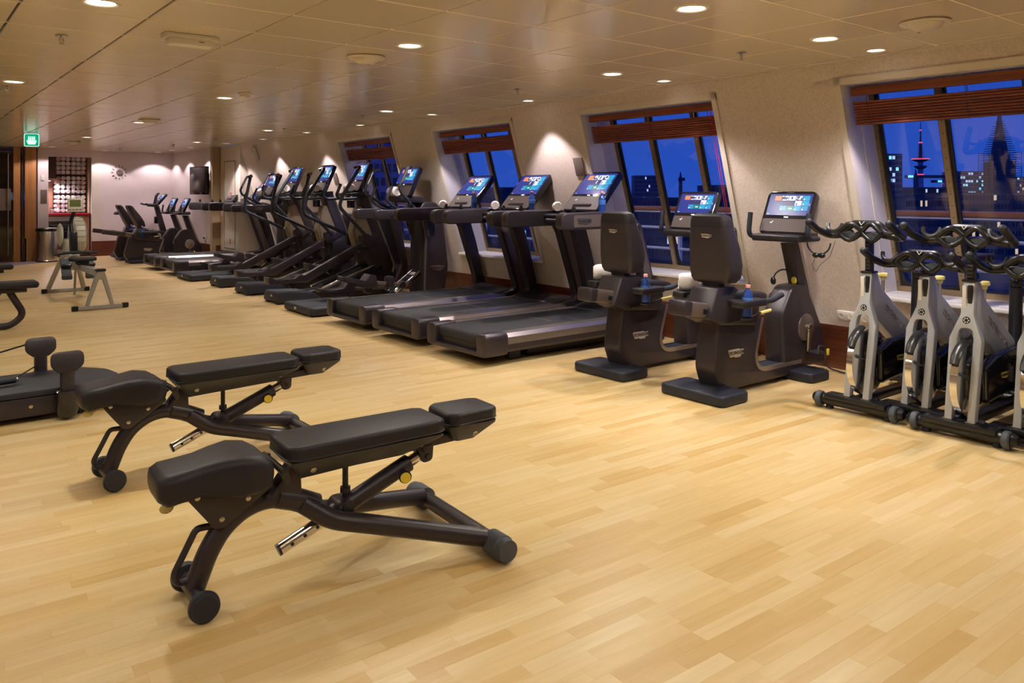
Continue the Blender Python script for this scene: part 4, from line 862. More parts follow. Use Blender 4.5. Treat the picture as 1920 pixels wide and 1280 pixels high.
    for s_ in (-1, 1):
        part('fixed_handle', MB().tube(rpath([(1.50, s_ * 0.12, 1.08), (1.14, s_ * 0.20, 1.25), (1.06, s_ * 0.20, 1.32), (1.14, s_ * 0.20, 1.48)], 0.05, 5), 0.017, 10), 'rubber', t)
    part('tray', MB().prism(rpoly([(1.26, 1.30), (1.60, 1.27), (1.60, 1.36), (1.26, 1.36)], 0.015), -0.20, 0.20, 'y', 0.014), 'body_dark', t)
    console(t, (1.36, 0, 1.365), 25, 0.225, 0.26, 0.15, 0.055)
    return t
st0 = make_strider()
for i, (y, lb) in enumerate([(8.71, 'stride trainer with tall front tower beside the near treadmills'), (13.25, 'stride trainer on a flat plate between the far treadmills and ellipticals')]):
    o = st0 if i == 0 else copy_tree(st0); o.location = (3.70, y, 0); o['label'] = 'dark ' + lb; o['group'] = 'stride trainers'
    towel_roll((3.70 + 1.30, y + 0.03, 1.42), 82, 'white rolled towel on the console tray of the %s stride trainer' % ['near', 'far'][i], L=0.25, r=0.06)

# ------------------------------------------------------------------ upright bike at the back wall
t = root('upright_bike', 'dark upright exercise bike with forearm bars by the back wall', 'exercise bike', (3.80, 18.8, 0))
for x in (0.10, 1.10): part('foot', MB().box((x, 0, 0.04), (0.22, 0.5, 0.08), 0.02), 'rubber', t)
part('frame', MB().prism(rpoly([(0.0, 0.06), (1.2, 0.06), (1.2, 0.14), (0.85, 0.16, 0.1), (0.55, 0.55, 0.1), (0.30, 0.60, 0.1), (0.22, 0.20, 0.1), (0.0, 0.14)], 0.03), -0.09, 0.09, 'y', 0.03), 'body', t)
part('handlebar_post', MB().prism([(0.83, 1.12), (0.93, 1.12), (1.22, 0.08), (1.06, 0.08)], -0.05, 0.05, 'y', 0.012), 'body', t)
part('seat_post', MB().cyl((0.30, 0, 0.5), (0.20, 0, 0.93), 0.028), 'steel', t)
part('saddle', MB().loft([[Vector((x, a, b)) for a, b in rrect(-h, 0.93, h, zt, 0.02, 4)] for x, h, zt in ((0.02, 0.08, 0.97), (0.06, 0.12, 1.0), (0.20, 0.10, 0.995), (0.34, 0.03, 0.985), (0.37, 0.02, 0.97))]), 'leather', t)
part('handlebar', MB().box((0.80, 0, 1.13), (0.16, 0.42, 0.07), 0.03).tube(rpath([(0.80, -0.21, 1.13), (0.66, -0.22, 1.15), (0.60, -0.20, 1.17)], 0.05), 0.018, 8).tube(rpath([(0.80, 0.21, 1.13), (0.66, 0.22, 1.15), (0.60, 0.20, 1.17)], 0.05), 0.018, 8), 'rubber', t)
for s_ in (-1, 1): part('forearm_bar', MB().tube(rpath([(0.84, s_ * 0.07, 1.16), (0.88, s_ * 0.06, 1.34), (0.93, s_ * 0.05, 1.40)], 0.06), 0.016, 8), 'rubber', t)
console(t, (0.86, 0, 1.16), 40, 0.17, 0.19, 0.11, 0.045)
part('bottle_holder', MB().box((0.86, -0.06, 0.80), (0.09, 0.08, 0.16), 0.02), 'gloss_black', t)

# ------------------------------------------------------------------ spinning bike (front wheel at x = 0, rear at +x)
def make_spin(dz):
    t = root('spinning_bike', '', 'exercise bike')
    fb = part('front_bar', MB().cyl((0.0, -0.27, 0.058), (0.0, 0.27, 0.058), 0.036, n=16), 'black', t)
    part('bar_plate', MB().prism(rrect(-0.052, -0.20, 0.052, 0.20, 0.012), 0.070, 0.104, 'z', 0.008), 'black', fb)
    for k in (-0.165, -0.10, 0.10, 0.165): part('screw', MB().lathe([(0.008, 0), (0.008, 0.003), (0.003, 0.004)], (-0.025, k, 0.104), n=8), 'screw', fb)
    for s_ in (-1, 1):
        part('transport_wheel', MB().cyl((-0.012, s_ * 0.225, 0.056), (-0.012, s_ * 0.262, 0.056), 0.050, n=20, bev=0.006), 'rubber_grey', fb)
        part('end_cap', MB().cyl((0, s_ * 0.262, 0.058), (0, s_ * 0.295, 0.058), 0.040, 0.030, 16, bev=0.006), 'black', fb)
        part('levelling_foot', MB().cyl((0.01, s_ * 0.19, 0.0), (0.01, s_ * 0.19, 0.03), 0.026, 0.020, 12), 'rubber', fb)
    rb = part('rear_bar', MB().cyl((0.98, -0.26, 0.058), (0.98, 0.26, 0.058), 0.034, n=16), 'black', t)
    for s_ in (-1, 1):
        part('end_cap', MB().cyl((0.98, s_ * 0.25, 0.058), (0.98, s_ * 0.285, 0.058), 0.040, 0.034, 16, bev=0.006), 'rubber', rb)
        part('levelling_foot', MB().cyl((0.98, s_ * 0.19, 0.0), (0.98, s_ * 0.19, 0.03), 0.026, 0.020, 12), 'rubber', rb)
    part('bottom_beam', MB().box((0.50, 0, 0.085), (0.98, 0.07, 0.055), 0.012), 'black', t)
    # silver fork: two legs joined by an arch under the head tube
    outer = [(-0.082, 0.10), (-0.088, 0.56, 0.05), (-0.036, 0.70, 0.06), (-0.034, 0.895), (0.034, 0.895), (0.036, 0.70, 0.06), (0.088, 0.56, 0.05), (0.082, 0.10), (0.040, 0.10), (0.042, 0.56, 0.036), (0.034, 0.622, 0.03), (-0.034, 0.622, 0.03), (-0.042, 0.56, 0.036), (-0.040, 0.10)]
    fk = MB(); fk.prism(rpoly(outer, 0.01, 4), -0.026, 0.026, 'x', 0.008)
    fk.v = [(v[0] + 0.005 + 0.145 * max(0, (v[2] - 0.10)) / 0.80, v[1], v[2]) for v in fk.v]
    fo = part('fork', fk, 'alu', t)
    for s_ in (-1, 1): part('foot_cap', MB().box((0.006, s_ * 0.061, 0.108), (0.066, 0.054, 0.010), 0.003), 'steel', fo)
    em = part('emblem', MB().lathe([(0.021, 0), (0.021, 0.003), (0.001, 0.004)], (0.084, 0, 0.668), (-1, 0, 0.18), 20), 'black', fo)
    mb = MB()
    for k in range(6): a = k * PI / 3; mb.lathe([(0.0042, 0), (0.0042, 0.002), (0.001, 0.0025)], (0.0795, 0.0125 * math.cos(a), 0.668 + 0.0125 * math.sin(a)), (-1, 0, 0.18), 6)
    part('emblem_dots', mb, 'white_plastic', em, kind='stuff')
    # diagonal frame beam to the crank
    be = MB(); be.prism(rpoly([(0.12, 0.885), (0.20, 0.885, 0.03), (0.26, 0.78, 0.10), (0.72, 0.48, 0.03), (0.70, 0.42), (0.44, 0.42, 0.06), (0.20, 0.58, 0.08), (0.11, 0.66)], 0.02, 5), -0.034, 0.034, 'y', 0.010)
    bm_ = part('frame_beam', be, 'alu', t)
    letters('TECHNOGYM', 0.055, 0.001, 'steel', bm_, (R(90), R(33), 0), (0.44, -0.0345, 0.565))
    # chrome-rimmed flywheel with dark spokes
    fc = (0.115, 0, 0.322); fr = 0.212
    fw = part('flywheel', MB().lathe([(fr - 0.028, -0.019), (fr, -0.019), (fr, 0.019), (fr - 0.028, 0.019), (fr - 0.030, 0.008), (fr - 0.030, -0.008)], fc, (0, 1, 0), 48), 'chrome', t)
    mb = MB().lathe([(fr - 0.027, -0.006), (fr - 0.027, 0.006), (0.001, 0.007)], fc, (0, 1, 0), 40).lathe([(0.05, -0.02), (0.05, 0.02), (0.001, 0.022)], fc, (0, 1, 0), 20); part('wheel_disc', mb, 'black', fw)
    mb = MB()
    for k in range(5):
        a = k * 2 * PI / 5 + 0.3; fr_ = fr
        for s_ in (-1, 1): mb.cyl((fc[0] + 0.05 * math.cos(a), s_ * 0.010, fc[2] + 0.05 * math.sin(a)), (fc[0] + 0.184 * math.cos(a), s_ * 0.010, fc[2] + 0.184 * math.sin(a)), 0.010, 0.016, 6)
    part('spokes', mb, 'rubber_grey', fw)
    mg = MB(); m0, m1 = R(104), R(150); pts = []
    for k in range(7): a = m0 + (m1 - m0) * k / 6; pts.append((fc[0] + (fr + 0.018) * math.cos(a), 0, fc[2] + (fr + 0.018) * math.sin(a)))
    mg.tube(pts, [0.026, 0.028, 0.029, 0.029, 0.029, 0.027, 0.024], 10, flat=0.55); part('splash_guard', mg, 'black', t)
    cg = part('chain_guard', MB().prism(rpoly([(0.16, 0.185, 0.03), (0.15, 0.40, 0.04), (0.30, 0.455, 0.04), (0.84, 0.475, 0.08), (0.93, 0.36, 0.10), (0.84, 0.235, 0.10)], 0.05, 6), -0.085, -0.030, 'y', 0.018, 3), 'gloss_black', t)
    logo(cg, (0.40, -0.0862, 0.325), SIDE_R, 0.11, 'logo_yellow')
    part('guard_seam', MB().tube(rpath([(0.60, -0.0858, 0.468), (0.65, -0.0858, 0.35), (0.62, -0.0858, 0.20)], 0.2), 0.002, 5), 'rubber_grey', cg)
    for s_ in (-1, 1):
        y = -0.085 if s_ < 0 else 0.04; a = R(-20) if s_ < 0 else R(160); ex, ez = 0.76 + 0.165 * math.cos(a), 0.32 + 0.165 * math.sin(a); yy = y + s_ * 0.028
        ck = part('crank_arm', MB().cyl((0.76, y, 0.32), (0.76, yy + s_ * 0.012, 0.32), 0.032, n=16, bev=0.005).tube([(0.76, yy, 0.32), (ex, yy, ez)], [0.022, 0.017], 10), 'steel', t)
        part('pedal', MB().box((ex, yy + s_ * 0.065, ez), (0.09, 0.085, 0.024), 0.008).tube(rpath([(ex - 0.04, yy + s_ * 0.06, ez + 0.01), (ex - 0.05, yy + s_ * 0.06, ez + 0.07), (ex - 0.11, yy + s_ * 0.06, ez + 0.03)], 0.03), 0.006, 6), 'black', ck)
    # stem, clamp lever and handlebar
    part('stem', MB().box((0.158, 0, 0.945 + dz * 0.5), (0.048, 0.040, 0.16 + dz), 0.006), 'black', t)
    mb = MB()
    for k in range(int((0.10 + dz) / 0.022)): mb.box((0.1325, 0, 0.915 + k * 0.022), (0.004, 0.026, 0.007))
    part('stem_scale', mb, 'rubber_grey', t, kind='stuff')
    part('head_collar', MB().box((0.152, 0, 0.892), (0.082, 0.076, 0.014), 0.003), 'black', t)
    part('clamp_lever', MB().box((0.108, -0.012, 0.815), (0.020, 0.026, 0.11), 0.006), 'black', t); part('lever_plate', MB().box((0.100, 0.016, 0.80), (0.012, 0.024, 0.13), 0.004), 'white_plastic', t)
    kb = part('resistance_knob', MB().lathe([(0.026, 0), (0.030, 0.006), (0.030, 0.022), (0.018, 0.030), (0.014, 0.048), (0.001, 0.05)], (0.335, 0, 0.875), (0, 0, -1), 16), 'yellow_pale', t)
    part('knob_rod', MB().cyl((0.335, 0, 0.83), (0.335, 0, 0.70), 0.010), 'steel', kb)
    zb = 1.06 + dz
    hb = part('handlebar', MB().box((0.135, 0, zb - 0.015), (0.09, 0.13, 0.035), 0.012), 'black', t)
    for s_ in (-1, 1):
        # outer horn, rising outwards and forwards
        part('bar_horn', MB().tube(rpath([(0.11, s_ * 0.09, zb - 0.010), (0.12, s_ * 0.245, zb - 0.035), (-0.02, s_ * 0.262, zb + 0.012), (-0.12, s_ * 0.262, zb + 0.065)], 0.06, 6), 0.0225, 14), 'black', hb)
        part('horn_end', MB().sphere((-0.12, s_ * 0.262, zb + 0.065), 0.0225), 'rubber', hb)
        # diamond-shaped loop with a scooped plate
        lp = [(0.06, -0.006, zb + 0.0), (0.045, 0.050, zb + 0.052), (0.035, 0.085, zb + 0.052), (0.03, 0.145, zb - 0.004), (0.04, 0.075, zb - 0.062)]
        P = [Vector((p[0], s_ * p[1], p[2])) for p in lp]; Q = []
        for k in range(5):
            a, b_, c_ = P[k - 1], P[k], P[(k + 1) % 5]; u0, u2 = b_ + (a - b_) * 0.3, b_ + (c_ - b_) * 0.3
            Q += [u0, (u0 + b_ * 2 + u2) / 4, u2]
        part('bar_loop', MB().tube(Q, 0.0155, 10, closed=True), 'black', hb)
        part('loop_plate', MB().prism([(s_ * a, b_) for a, b_ in rpoly([(0.018, zb - 0.012), (0.074, zb - 0.054), (0.130, zb - 0.008), (0.075, zb + 0.004)], 0.012)], 0.050, 0.062, 'x', 0.003), 'rubber_grey', hb)
        part('inner_cup', MB().tube([Vector((0.06 - 0.03 * math.sin(k * PI / 8), s_ * (0.180 + 0.055 * math.cos(PI - k * PI / 8) * 0.9), zb + 0.050 - 0.050 * math.sin(k * PI / 8))) for k in range(9)], 0.013, 8), 'black', hb)
    part('bar_bridge', MB().tube(rpath([(0.12, 0.16, zb - 0.01), (0.11, 0.08, zb + 0.055), (0.11, -0.08, zb + 0.055), (0.12, -0.16, zb - 0.01)], 0.05, 5), 0.021, 10), 'black', hb)
    part('bar_mark', MB().tube([(0.068, 0.022, zb + 0.068), (0.062, 0.006, zb + 0.046), (0.068, -0.012, zb + 0.07)], 0.003, 5), 'white_plastic', hb)
    # seat post, slider and saddle
    part('seat_tube', MB().cyl((0.80, 0, 0.42), (0.825, 0, 0.80), 0.038, n=18), 'black', t)
    part('seat_stay', MB().tube([(0.78, 0, 0.46), (0.97, 0, 0.09)], 0.030, 10), 'alu', t)
    part('seat_clamp', MB().lathe([(0.030, 0), (0.040, 0.008), (0.042, 0.05), (0.034, 0.062), (0.020, 0.066)], (0.828, 0, 0.80), n=16), 'gloss_black', t)
    part('seat_post', MB().cyl((0.826, 0, 0.82), (0.832, 0, 0.90), 0.018), 'chrome', t)
    part('seat_slider', MB().box((0.87, 0, 0.905), (0.26, 0.045, 0.035), 0.008), 'steel', t)
    part('saddle', MB().loft([[Vector((x, a, b)) for a, b in rrect(-h, zb_, h, zt, min(0.018, h * 0.8), 4)] for x, h, zb_, zt in ((0.70, 0.012, 0.950, 0.965), (0.72, 0.022, 0.942, 0.975), (0.82, 0.035, 0.938, 0.985), (0.92, 0.075, 0.932, 0.99), (0.97, 0.085, 0.94, 0.99), (1.00, 0.06, 0.955, 0.985))]), 'leather', t)
    return t
SPIN = [(4.80, 2.55, 0.09, 'leftmost one, next to the front recumbent bike'), (4.90, 2.235, -0.085, 'second from the left with lowered handlebar'), (4.78, 1.93, 0.085, 'third from the left with raised handlebar'), (4.89, 1.615, -0.075, 'partly cut off by the right picture edge')]
sph = {}
for x, y, dz, lb in SPIN:
    o = make_spin(dz); o.location = (x, y, 0); o['label'] = 'grey and black spinning bike, ' + lb; o['group'] = 'row of spinning bikes'
# headphones on the front recumbent bike
def headphones(loc, rz, label, hang):
    t = root('headphones', label, 'headphones', loc, rz, 'headphones')
    sg = -1 if hang else 1
    part('headband', MB().tube([(0.085 * math.cos(a), 0, sg * 0.085 * math.sin(a)) for a in [PI * k / 14 for k in range(15)]], 0.006, 8), 'rubber', t)
    if hang:
        for s_ in (-1, 1): part('ear_pad', MB().sphere((s_ * 0.022, 0, -0.092), (0.026, 0.018, 0.020)), 'black', t)
        part('cord', MB().tube(rpath([(0.02, 0, -0.09), (0.05, 0, -0.17), (0.02, 0, -0.22), (-0.01, 0, -0.16), (-0.08, 0, -0.10), (-0.12, 0, 0.02)], 0.04), 0.0018, 5), 'rubber', t)
    else:
        for s_ in (-1, 1): part('ear_pad', MB().cyl((s_ * 0.075, 0, 0.0), (s_ * 0.095, 0, 0.0), 0.03, n=14, bev=0.005), 'black' if s_ > 0 else 'yellow', t)
    return t
headphones((RECX + 1.18, 3.42 - 0.285, 1.035), 100, 'black headphones hanging from the console handle of the front recumbent bike', True)
headphones((RECX + 1.22, 3.42 + 0.03, 0.728), 150, 'black headphones lying on the pedal housing of the front recumbent bike', False)
# ------------------------------------------------------------------ adjustable bench (seat end at x = 0, head at +x)
def make_bench():
    t = root('weight_bench', '', 'bench')
    part('front_leg', MB().tube(rpath([(-0.040, 0, 0.07), (0.005, 0, 0.185), (0.06, 0, 0.270), (0.145, 0, 0.325), (0.235, 0, 0.338), (0.33, 0, 0.31)], 0.4, 7), 0.039, 16), 'body', t)
    fb = part('front_bar', MB().cyl((-0.04, -0.12, 0.055), (-0.04, 0.12, 0.055), 0.030, n=16), 'body', t)
    for s_ in (-1, 1):
        part('wheel', MB().lathe([(0.030, 0), (0.050, 0.008), (0.055, 0.022), (0.053, 0.036), (0.045, 0.040), (0.043, 0.046), (0.001, 0.048)], (-0.04, s_ * 0.11, 0.056), (0, s_, 0), 28), 'rubber', fb)
    part('carry_handle', MB().tube(rpath([(0.06, 0, 0.278), (-0.035, 0, 0.282), (-0.112, 0, 0.135), (-0.100, 0, 0.098), (-0.030, 0, 0.102)], 0.03, 6), 0.0125, 10), 'body', t)
    part('junction', MB().tube(rpath([(0.26, 0, 0.335), (0.33, 0, 0.31), (0.42, 0, 0.265)], 0.1), [0.045] * 8, 16), 'body', t)
    part('support_bracket', MB().prism(rpoly([(0.19, 0.30), (0.31, 0.455), (0.345, 0.45), (0.35, 0.33), (0.26, 0.34, 0.1)], 0.012), -0.035, 0.035, 'y', 0.006), 'body', t)
    for s_ in (-1, 1):
        part('spine_tube', MB().tube(rpath([(0.36, s_ * 0.015, 0.29), (0.46, s_ * 0.055, 0.215), (0.60, s_ * 0.115, 0.185), (1.045, s_ * 0.275, 0.075)], 0.22, 8), 0.038, 14, flat=1.0), 'body', t)
    rb = part('rear_bar', MB().cyl((1.075, -0.33, 0.055), (1.075, 0.33, 0.055), 0.034, n=16), 'body', t)
    for s_ in (-1, 1): part('end_cap', MB().lathe([(0.034, 0), (0.050, 0.004), (0.051, 0.09), (0.046, 0.094), (0.047, 0.098), (0.044, 0.128), (0.001, 0.13)], (1.075, s_ * 0.275, 0.055), (0, s_, 0), 26), 'rubber_grey', rb)
    # telescopic strut with chrome core and pull pin
    A, B = Vector((0.27, 0, 0.125)), Vector((0.915, 0, 0.385)); d = (B - A).normalized()
    st = part('strut_core', MB().cyl(A, B, 0.024, n=18, bev=0.003), 'chrome', t)
    part('strut_end', MB().cyl(A - d * 0.004, A + d * 0.006, 0.0245, n=18), 'black', st)
    mb = MB()
    for k in range(3): c = A + d * (0.05 + 0.055 * k); mb.cyl(c + Vector((0, -0.0222, 0)), c + Vector((0, -0.0252, 0)), 0.0072, n=10)
    part('strut_holes', mb, 'black', st)
    sl = part('strut_sleeve', MB().cyl(A + d * 0.235, B - d * 0.085, 0.037, n=20, bev=0.004), 'body', t)
    kp = B - d * 0.135
    kn = part('pull_knob', MB().lathe([(0.012, 0), (0.012, 0.03), (0.020, 0.036), (0.027, 0.075), (0.024, 0.080), (0.0, 0.080)], kp + Vector((0, -0.025, 0)), (-0.30, -1, -0.05), 18), 'black', sl)
    part('knob_disc', MB().lathe([(0.0215, 0), (0.0215, 0.003), (0.0, 0.0035)], kp + Vector((0, -0.025, 0)) + Vector((-0.30, -1, -0.05)).normalized() * 0.0795, (-0.30, -1, -0.05), 18), 'yellow', kn)
    part('strut_pivot', MB().prism(rpoly([(0.47, 0.20), (0.56, 0.20), (0.565, 0.27, 0.03), (0.50, 0.27, 0.03)], 0.01), -0.055, 0.055, 'y', 0.005), 'body', t)
    part('pivot_bolt', MB().cyl((0.525, -0.066, 0.245), (0.525, 0.066, 0.245), 0.015, n=14, bev=0.003), 'black', t)
    part('rest_post', MB().cyl((0.545, 0, 0.27), (0.545, 0, 0.42), 0.012, n=12).cyl((0.545, 0, 0.29), (0.545, 0, 0.312), 0.022, n=8), 'body_dark', t)
    part('strut_bracket', MB().prism(rpoly([(0.86, 0.42), (0.94, 0.42), (0.935, 0.35, 0.025), (0.885, 0.345, 0.025)], 0.006), -0.032, 0.032, 'y', 0.004), 'body', t)
    part('bracket_bolt', MB().cyl((0.908, -0.042, 0.372), (0.908, 0.042, 0.372), 0.012, n=12, bev=0.002), 'black', t)
    # seat pad: broad sculpted saddle
    rings = []
    for x, h, zb, zt in ((-0.185, 0.075, 0.455, 0.50), (-0.178, 0.100, 0.430, 0.515), (-0.15, 0.118, 0.412, 0.525), (-0.09, 0.118, 0.420, 0.530), (-0.03, 0.112, 0.425, 0.538), (0.03, 0.125, 0.412, 0.548), (0.10, 0.148, 0.402, 0.552), (0.165, 0.148, 0.408, 0.540), (0.205, 0.135, 0.425, 0.515), (0.218, 0.105, 0.445, 0.49)):
        rings.append([Vector((x, a, b)) for a, b in rrect(-h, zb, h, zt, 0.042, 6)])
    sp = part('seat_pad', MB().loft(rings), 'leather', t, ang=60)
    part('seat_plate', MB().prism(rpoly([(-0.095, 0.435), (0.20, 0.435), (0.235, 0.405, 0.02), (0.05, 0.285, 0.02), (0.015, 0.288, 0.02)], 0.01), -0.062, -0.052, 'y', 0.002).prism(rpoly([(-0.095, 0.435), (0.20, 0.435), (0.235, 0.405, 0.02), (0.05, 0.285, 0.02), (0.015, 0.288, 0.02)], 0.01), 0.052, 0.062, 'y', 0.002), 'body', sp)
    for x, z in ((-0.045, 0.415), (0.135, 0.375), (0.04, 0.32)): part('screw', MB().lathe([(0.010, 0), (0.010, 0.003), (0.006, 0.005), (0.0, 0.005)], (x, -0.062, z), (0, -1, 0), 12), 'screw', sp)
    lv = part('seat_lever', MB().tube(rpath([(-0.04, -0.02, 0.40), (-0.10, -0.03, 0.405), (-0.13, -0.03, 0.395)], 0.02), [0.008] * 8, 8), 'amber', t)
    part('lever_knob', MB().sphere((-0.142, -0.03, 0.390), (0.024, 0.018, 0.017)), 'amber', lv)
    hg = part('hinge', MB().cyl((0.250, -0.12, 0.465), (0.250, 0.12, 0.465), 0.0135, n=14, bev=0.004), 'black', t)
    part('hinge_arm', MB().prism(rpoly([(0.235, 0.475), (0.268, 0.475), (0.285, 0.415, 0.01), (0.262, 0.405, 0.01)], 0.006), -0.105, -0.09, 'y', 0.003).prism(rpoly([(0.235, 0.475), (0.268, 0.475), (0.285, 0.415, 0.01), (0.262, 0.405, 0.01)], 0.006), 0.09, 0.105, 'y', 0.003), 'body', hg)
    # back and head cushions on metal pans
    def cushion(nm, x0, x1, hw0, hw1, zt, th):
        out = [(x0, -hw0 + 0.03, 0.05), (x0 + 0.04, -hw0, 0.04), (x1 - 0.04, -hw1, 0.03), (x1, -hw1 + 0.025, 0.03), (x1, hw1 - 0.025, 0.03), (x1 - 0.04, hw1, 0.03), (x0 + 0.04, hw0, 0.04), (x0, hw0 - 0.03, 0.05)]
        cu = part(nm, MB().prism(rpoly(out, 0.03, 5), zt - th, zt, 'z', 0.017, 4), 'leather', t, ang=50)
        part('piping', MB().tube([(p[0], p[1], zt - th + 0.012) for p in rpoly(out, 0.03, 5)], 0.0028, 6, closed=True), 'rubber', cu)
        return cu
    def pan(nm, x0, x1, hw, zt, zb, cut, par):
        r0 = [Vector((x, y, zt)) for x, y in rpoly([(x0, -hw), (x1, -hw), (x1, hw), (x0, hw)], 0.03)]
        r1 = [Vector((x, y, zt - 0.012)) for x, y in rpoly([(x0 + 0.002, -hw + 0.002), (x1 - 0.002, -hw + 0.002), (x1 - 0.002, hw - 0.002), (x0 + 0.002, hw - 0.002)], 0.03)]
        r2 = [Vector((x, y, zb)) for x, y in rpoly([(x0 + cut[0], -hw * 0.55), (x1 - cut[1], -hw * 0.55), (x1 - cut[1], hw * 0.55), (x0 + cut[0], hw * 0.55)], 0.02)]
        return part(nm, MB().loft([r0, r1, r2]), 'pan', par)
    bc = cushion('back_pad', 0.265, 0.955, 0.135, 0.128, 0.548, 0.062)
    bp = pan('back_pan', 0.28, 0.945, 0.126, 0.488, 0.415, (0.05, 0.16), bc)
    part('pad_beam', MB().prism(rpoly([(0.30, 0.425), (1.16, 0.455), (1.16, 0.415, 0.02), (0.30, 0.39)], 0.006), -0.028, 0.028, 'y', 0.004), 'body', t)
    hc = cushion('head_pad', 0.975, 1.235, 0.118, 0.108, 0.555, 0.060)
    hp = pan('head_pan', 0.985, 1.225, 0.108, 0.498, 0.42, (0.05, 0.09), hc)
    for x, y, z, pr in ((0.375, -0.090, 0.440, bp), (0.845, -0.094, 0.452, bp), (1.12, -0.078, 0.448, hp)):
        part('screw', MB().lathe([(0.0125, -0.01), (0.0125, 0.004), (0.009, 0.006), (0.006, 0.002), (0.0, 0.002)], (x, y, z), (0, -1, -0.55), 12), 'screw', pr)
    return t
be0 = make_bench()
be0.location = (0.845, 2.755, 0); be0.rotation_euler = (0, 0, R(-3)); be0.scale = (0.93,) * 3; be0['label'] = 'black adjustable weight bench nearest the camera in the foreground'; be0['group'] = 'adjustable benches'
dup(be0, 'black adjustable weight bench behind the foreground one', (0.86, 4.17, 0), 0.5)

# ------------------------------------------------------------------ low cable platform at the left edge
t = root('cable_platform', 'low dark brown cable platform with paddle pulleys at the left edge', 'exercise machine', (1.0, 5.58, 0), 0)
part('platform_body', MB().prism(rpoly([(-1.2, 0.0), (0.02, 0.0, 0.03), (0.20, 0.16, 0.15), (0.16, 0.40, 0.18), (0.02, 0.58, 0.12), (-1.2, 0.58)], 0.04, 7), 0.035, 0.155, 'z', 0.012), 'body', t)
part('platform_top', MB().prism(rpoly([(-1.2, -0.006), (0.02, -0.006, 0.03), (0.212, 0.16, 0.15), (0.17, 0.41, 0.18), (0.02, 0.59, 0.12), (-1.2, 0.59)], 0.04, 7), 0.155, 0.195, 'z', 0.012), 'rubber', t)
for x, y in ((-0.9, 0.06), (-0.05, 0.08), (0.02, 0.45), (-0.9, 0.5)): part('foot', MB().cyl((x, y, 0), (x, y, 0.036), 0.035, n=14), 'rubber', t)
part('screw', MB().lathe([(0.012, 0), (0.012, 0.004), (0.006, 0.006), (0, 0.006)], (-0.33, 0.0, 0.10), (0, -1, 0), 10), 'screw', t)
for x, y, h in ((-0.14, -0.045, 0.0), (-0.20, 0.60, 0.0)):
    pb = part('pulley_base', MB().lathe([(0.028, 0.0), (0.05, 0.012), (0.068, 0.06), (0.070, 0.165), (0.062, 0.172), (0.04, 0.172)], (x, y, 0.012), n=22), 'gloss_black', t)
    part('paddle_stem', MB().cyl((x, y, 0.18), (x, y, 0.30), 0.040, n=18), 'body', pb)
    pl = rpoly([(-0.092, 0.045, 0.062), (-0.092, -0.045, 0.055), (-0.045, -0.085, 0.03), (0.045, -0.085, 0.03), (0.092, -0.045, 0.055), (0.092, 0.045, 0.062)], 0.06, 6)
    mb = MB().prism([(a, b) for a, b in pl], -0.014, 0.014, 'y', 0.008); ry = Matrix.Rotation(R(-14), 3, 'X') @ Matrix.Rotation(R(0), 3, 'Z')
    mb.v = [tuple(ry @ Vector(v) + Vector((x, y, 0.375))) for v in mb.v]; part('paddle', mb, 'body', pb)
cb = part('cable', MB().tube([(-0.20, 0.60, 0.40), (-0.62, 0.62, 0.30)], 0.006, 6).tube([(-0.20, 0.62, 0.24), (-0.40, 0.25, 0.225)], 0.005, 6), 'black', t)
for a, b in (((-0.60, 0.62, 0.305), (-0.80, 0.63, 0.255)), ((-0.38, 0.24, 0.226), (-0.80, 0.20, 0.222))):
    hd = part('cable_handle', MB().cyl(a, b, 0.020, 0.024, 14, bev=0.005), 'rubber', t); part('swivel', MB().sphere(a, 0.017), 'chrome', hd)

# ------------------------------------------------------------------ flat benches cut off by the left edge
def flat_bench(loc, label):
    t = root('flat_bench', label, 'bench', loc, 0, 'flat benches at the left edge')
    part('pad', MB().box((-0.42, 0, 0.455), (1.2, 0.28, 0.07), 0.032, 4), 'leather', t, ang=60)
    part('pad_frame', MB().box((-0.42, 0, 0.40), (1.0, 0.09, 0.05), 0.01), 'body', t)
    part('leg', MB().tube(rpath([(-0.08, 0, 0.40), (0.06, 0, 0.14), (-0.06, 0, 0.035), (-0.5, 0, 0.035), (-0.8, 0, 0.035), (-0.8, 0, 0.39)], 0.16, 8), 0.034, 12), 'body', t)
    for x in (-0.25, -0.7): part('cross_foot', MB().cyl((x, -0.24, 0.034), (x, 0.24, 0.034), 0.033, n=12), 'body', t)
    return t
flat_bench((1.03, 9.55, 0), 'dark flat bench with curved leg cut off by the left picture edge')
flat_bench((1.06, 12.0, 0), 'dark flat bench tip farther back at the left picture edge')

# ------------------------------------------------------------------ air rowing machine (near end y = 0, fan away at +y)
t = root('rowing_machine', 'grey air rowing machine with fan wheel and small monitor, near the alcove', 'rowing machine', (1.985, 10.52, 0), 1.0)
for y, w in ((0.0, 0.29), (2.15, 0.28)):
    fb = part('floor_bar', MB().box((0, y, 0.028), (w * 2, 0.05, 0.045), 0.008), 'rower_grey', t)
    for s_ in (-1, 1): part('end_cap', MB().box((s_ * (w - 0.015), y, 0.03), (0.07, 0.062, 0.06), 0.008), 'black', fb)
part('rear_leg', MB().prism(rpoly([(-0.16, 0.05), (-0.06, 0.40), (-0.04, 0.46), (0.04, 0.46), (0.06, 0.40), (0.15, 0.05), (0.115, 0.05), (0.02, 0.36, 0.03), (-0.02, 0.36, 0.03), (-0.125, 0.05)], 0.01), -0.025, 0.045, 'y', 0.006), 'rower_grey', t)
part('leg_cap', MB().box((0, 0.01, 0.472), (0.11, 0.10, 0.03), 0.006), 'black', t)
part('rail', MB().box((0, 0.80, 0.43), (0.07, 1.60, 0.075), 0.006), 'rower_grey', t)
